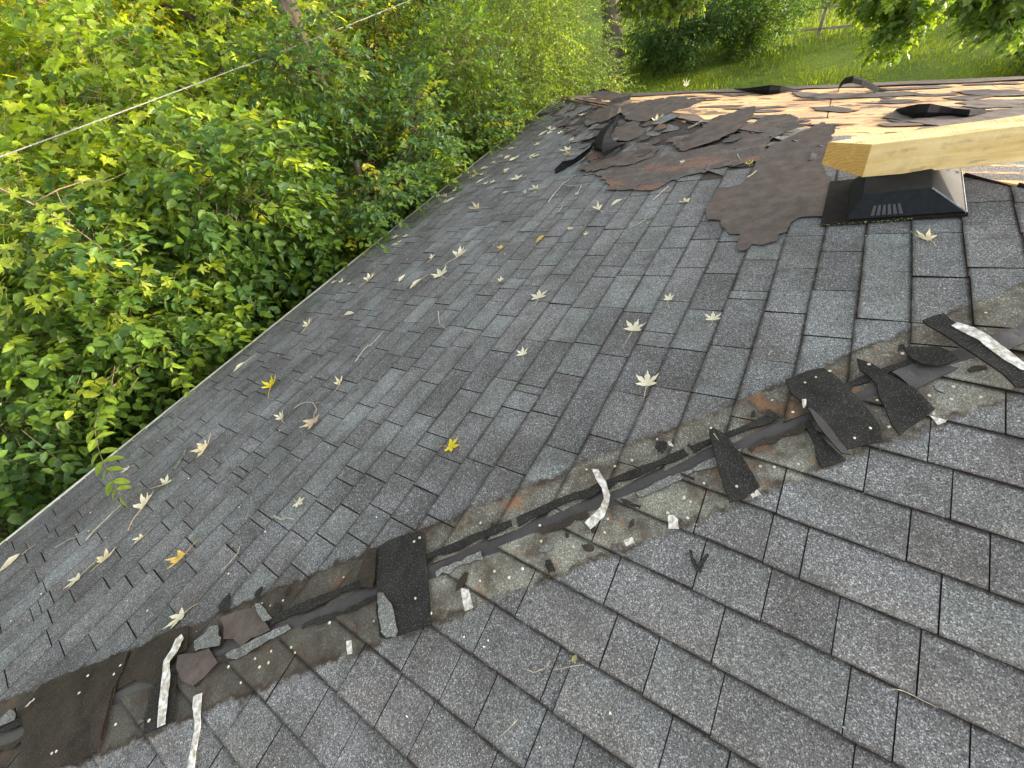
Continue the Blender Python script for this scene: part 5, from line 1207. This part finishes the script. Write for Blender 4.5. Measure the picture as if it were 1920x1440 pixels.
bush(15.8, -4.9, -2.7, 1.0, 0.9, [(G_DEEP, 6)], 'low dark shrub at the right edge of the lawn', 900)
def overhang(base, px, label, pal, n=1500, leaf_=(.11, .08, 'lobed')):
    t = empty('maple_tree', (base[0], base[1], GZ), label, 'tree')
    topp = Vector((base[0], base[1], 4.2)); V, Fc = tube([Vector((base[0], base[1], GZ - .1)), Vector((base[0] + .05, base[1], 0)), topp], .22, 9, .12); mobj('trunk', V, Fc, M_BARK, t, smooth=True)
    cen, dr, tn = [], [], []; T_ = np.array(pal)
    for x, y, d, r in px:
        c = at(x, y, d); V, Fc = tube([topp - Vector((0, 0, .3)), Vector(tuple(c)) + Vector((0, 0, 1.2)), Vector(tuple(c))], .05, 6, .01); mobj('limb', V, Fc, M_BARK, t, smooth=True)
        k = int(n * r * r); dd = rng.normal(0, 1, (k, 3)); dd /= np.linalg.norm(dd, axis=1, keepdims=True)
        cen.append(c + dd * r * rng.uniform(.1, 1, (k, 1)) ** .6 * [1, 1, .8]); dr.append(dd); tn.append(T_[rng.choice(len(T_), size=k)])
    parts = leafcloud(np.concatenate(cen), np.concatenate(dr), 6, leaf_[0], leaf_[1], .14, np.concatenate(tn), leaf_[2], .35)
    o = bpy.data.objects.new('crown', fastmesh('crown', *parts[:4], M_LEAF, tint=parts[4])); put(o, t); o['kind'] = 'stuff'
overhang((13.5, -9.0), [(1660, 5, 12, .36), (1690, 40, 11.6, .34), (1650, 85, 12, .20), (1725, 10, 11.5, .30), (1625, -40, 12, .4), (1710, -60, 11.5, .6), (1690, 75, 11.8, .16)], 'maple whose drooping branch hangs in front of the lawn', [G_GREY, G_MID, G_LIME], 900)
overhang((10.5, -8.5), [(1850, -5, 9.5, .22), (1900, 10, 9.3, .26), (1835, 35, 9.6, .14), (1880, -60, 9.3, .4), (1912, 45, 9.4, .14)], 'maple hanging into the top right corner of the picture', [G_GREY, G_MID], 1200)
overhang((15.5, 9.5), [(1190, 0, 14, .36), (1240, -10, 14, .4), (1300, -12, 14, .36), (1260, 16, 14, .22), (1200, -60, 14, .6), (1320, -60, 14, .5)], 'pale sunlit branches left of the lawn above the dark bushes', [G_GREY, (0.20, 0.24, 0.09), G_LIME], 800)
tree('tall_tree', (21.5, -9.8), 7, (21.5, -9.6, 0.2, 2.2, 2.2, 3.2), 1500, FAR_, [(G_MID, 4), (G_DEEP, 3)], 'unseen tall tree right of the lawn, added to shade it', 'tree', k=9, Ltw=.4, trunk_r=.16, clumps=30)  # out of view, added to cast shade on the near lawn
# rail fence
fence = empty('rail_fence', (20.2, 1.0, GZ), 'low pale rail fence across the far lawn', 'fence')
fx = 20.2
for k in range(9):
    y = 5.0 - k * 2.1; box('post', (fx - .05, y - .05, GZ - .1), (fx + .05, y + .05, GZ + .95), M_RAIL, fence)
    if k < 8:
        for z in (.22, .78): box('rail', (fx - .085, y - 2.12, GZ + z), (fx - .055, y + .02, GZ + z + .07), M_RAIL, fence)
# grass blades on the part of the lawn in view
n = 70000; gx = rng.uniform(13, 30, n); gy = rng.uniform(-10, 9, n); hh = rng.uniform(.05, .16, n) * (1 + .5 * np.sin(gx * 1.3) * np.cos(gy * 1.7)); an = rng.uniform(0, 6.28, n)
B_ = np.stack([gx, gy, np.full(n, GZ - .01) + 0.12 * np.sin(gx * .31) * np.cos(gy * .23)], 1); w_ = .012
Vg = np.stack([B_ + np.stack([np.cos(an) * w_, np.sin(an) * w_, 0 * an], 1), B_ - np.stack([np.cos(an) * w_, np.sin(an) * w_, 0 * an], 1), B_ + np.stack([rng.normal(0, .04, n), rng.normal(0, .04, n), hh], 1)], 1).reshape(-1, 3)
pl = 0.5 + 0.5 * np.sin(gx * 0.9 + 1.3 * np.sin(gy * .7)) ; tg = np.array([.09, .145, .018]) * (1 - pl[:, None]) + np.array([.20, .27, .03]) * pl[:, None]; tg = np.repeat(tg * rng.uniform(.7, 1.3, (n, 1)), 3, 0)
gr = bpy.data.objects.new('grass', fastmesh('grass', Vg, np.arange(n * 3), np.arange(n) * 3, np.full(n, 3), M_LEAF, tint=tg)); put(gr); gr['kind'] = 'stuff'; tag(gr, 'short lawn grass beyond the far eave', 'grass')
# distant tree line
for k, (x, y, r) in enumerate([(34, 14, 5), (36, 4, 5), (35, -7, 5), (30, -18, 5), (22, -24, 5), (26, 22, 5)]):
    back(x, y, 1.5, r, [(G_MID, 4), (G_LIME, 2)], 'tall tree at the back of the lawn, ' + ['behind the bushes', 'behind the fence middle', 'behind the drooping maple', 'beyond the right corner', 'far off to the right', 'behind the feathery tree'][k], n=1300)
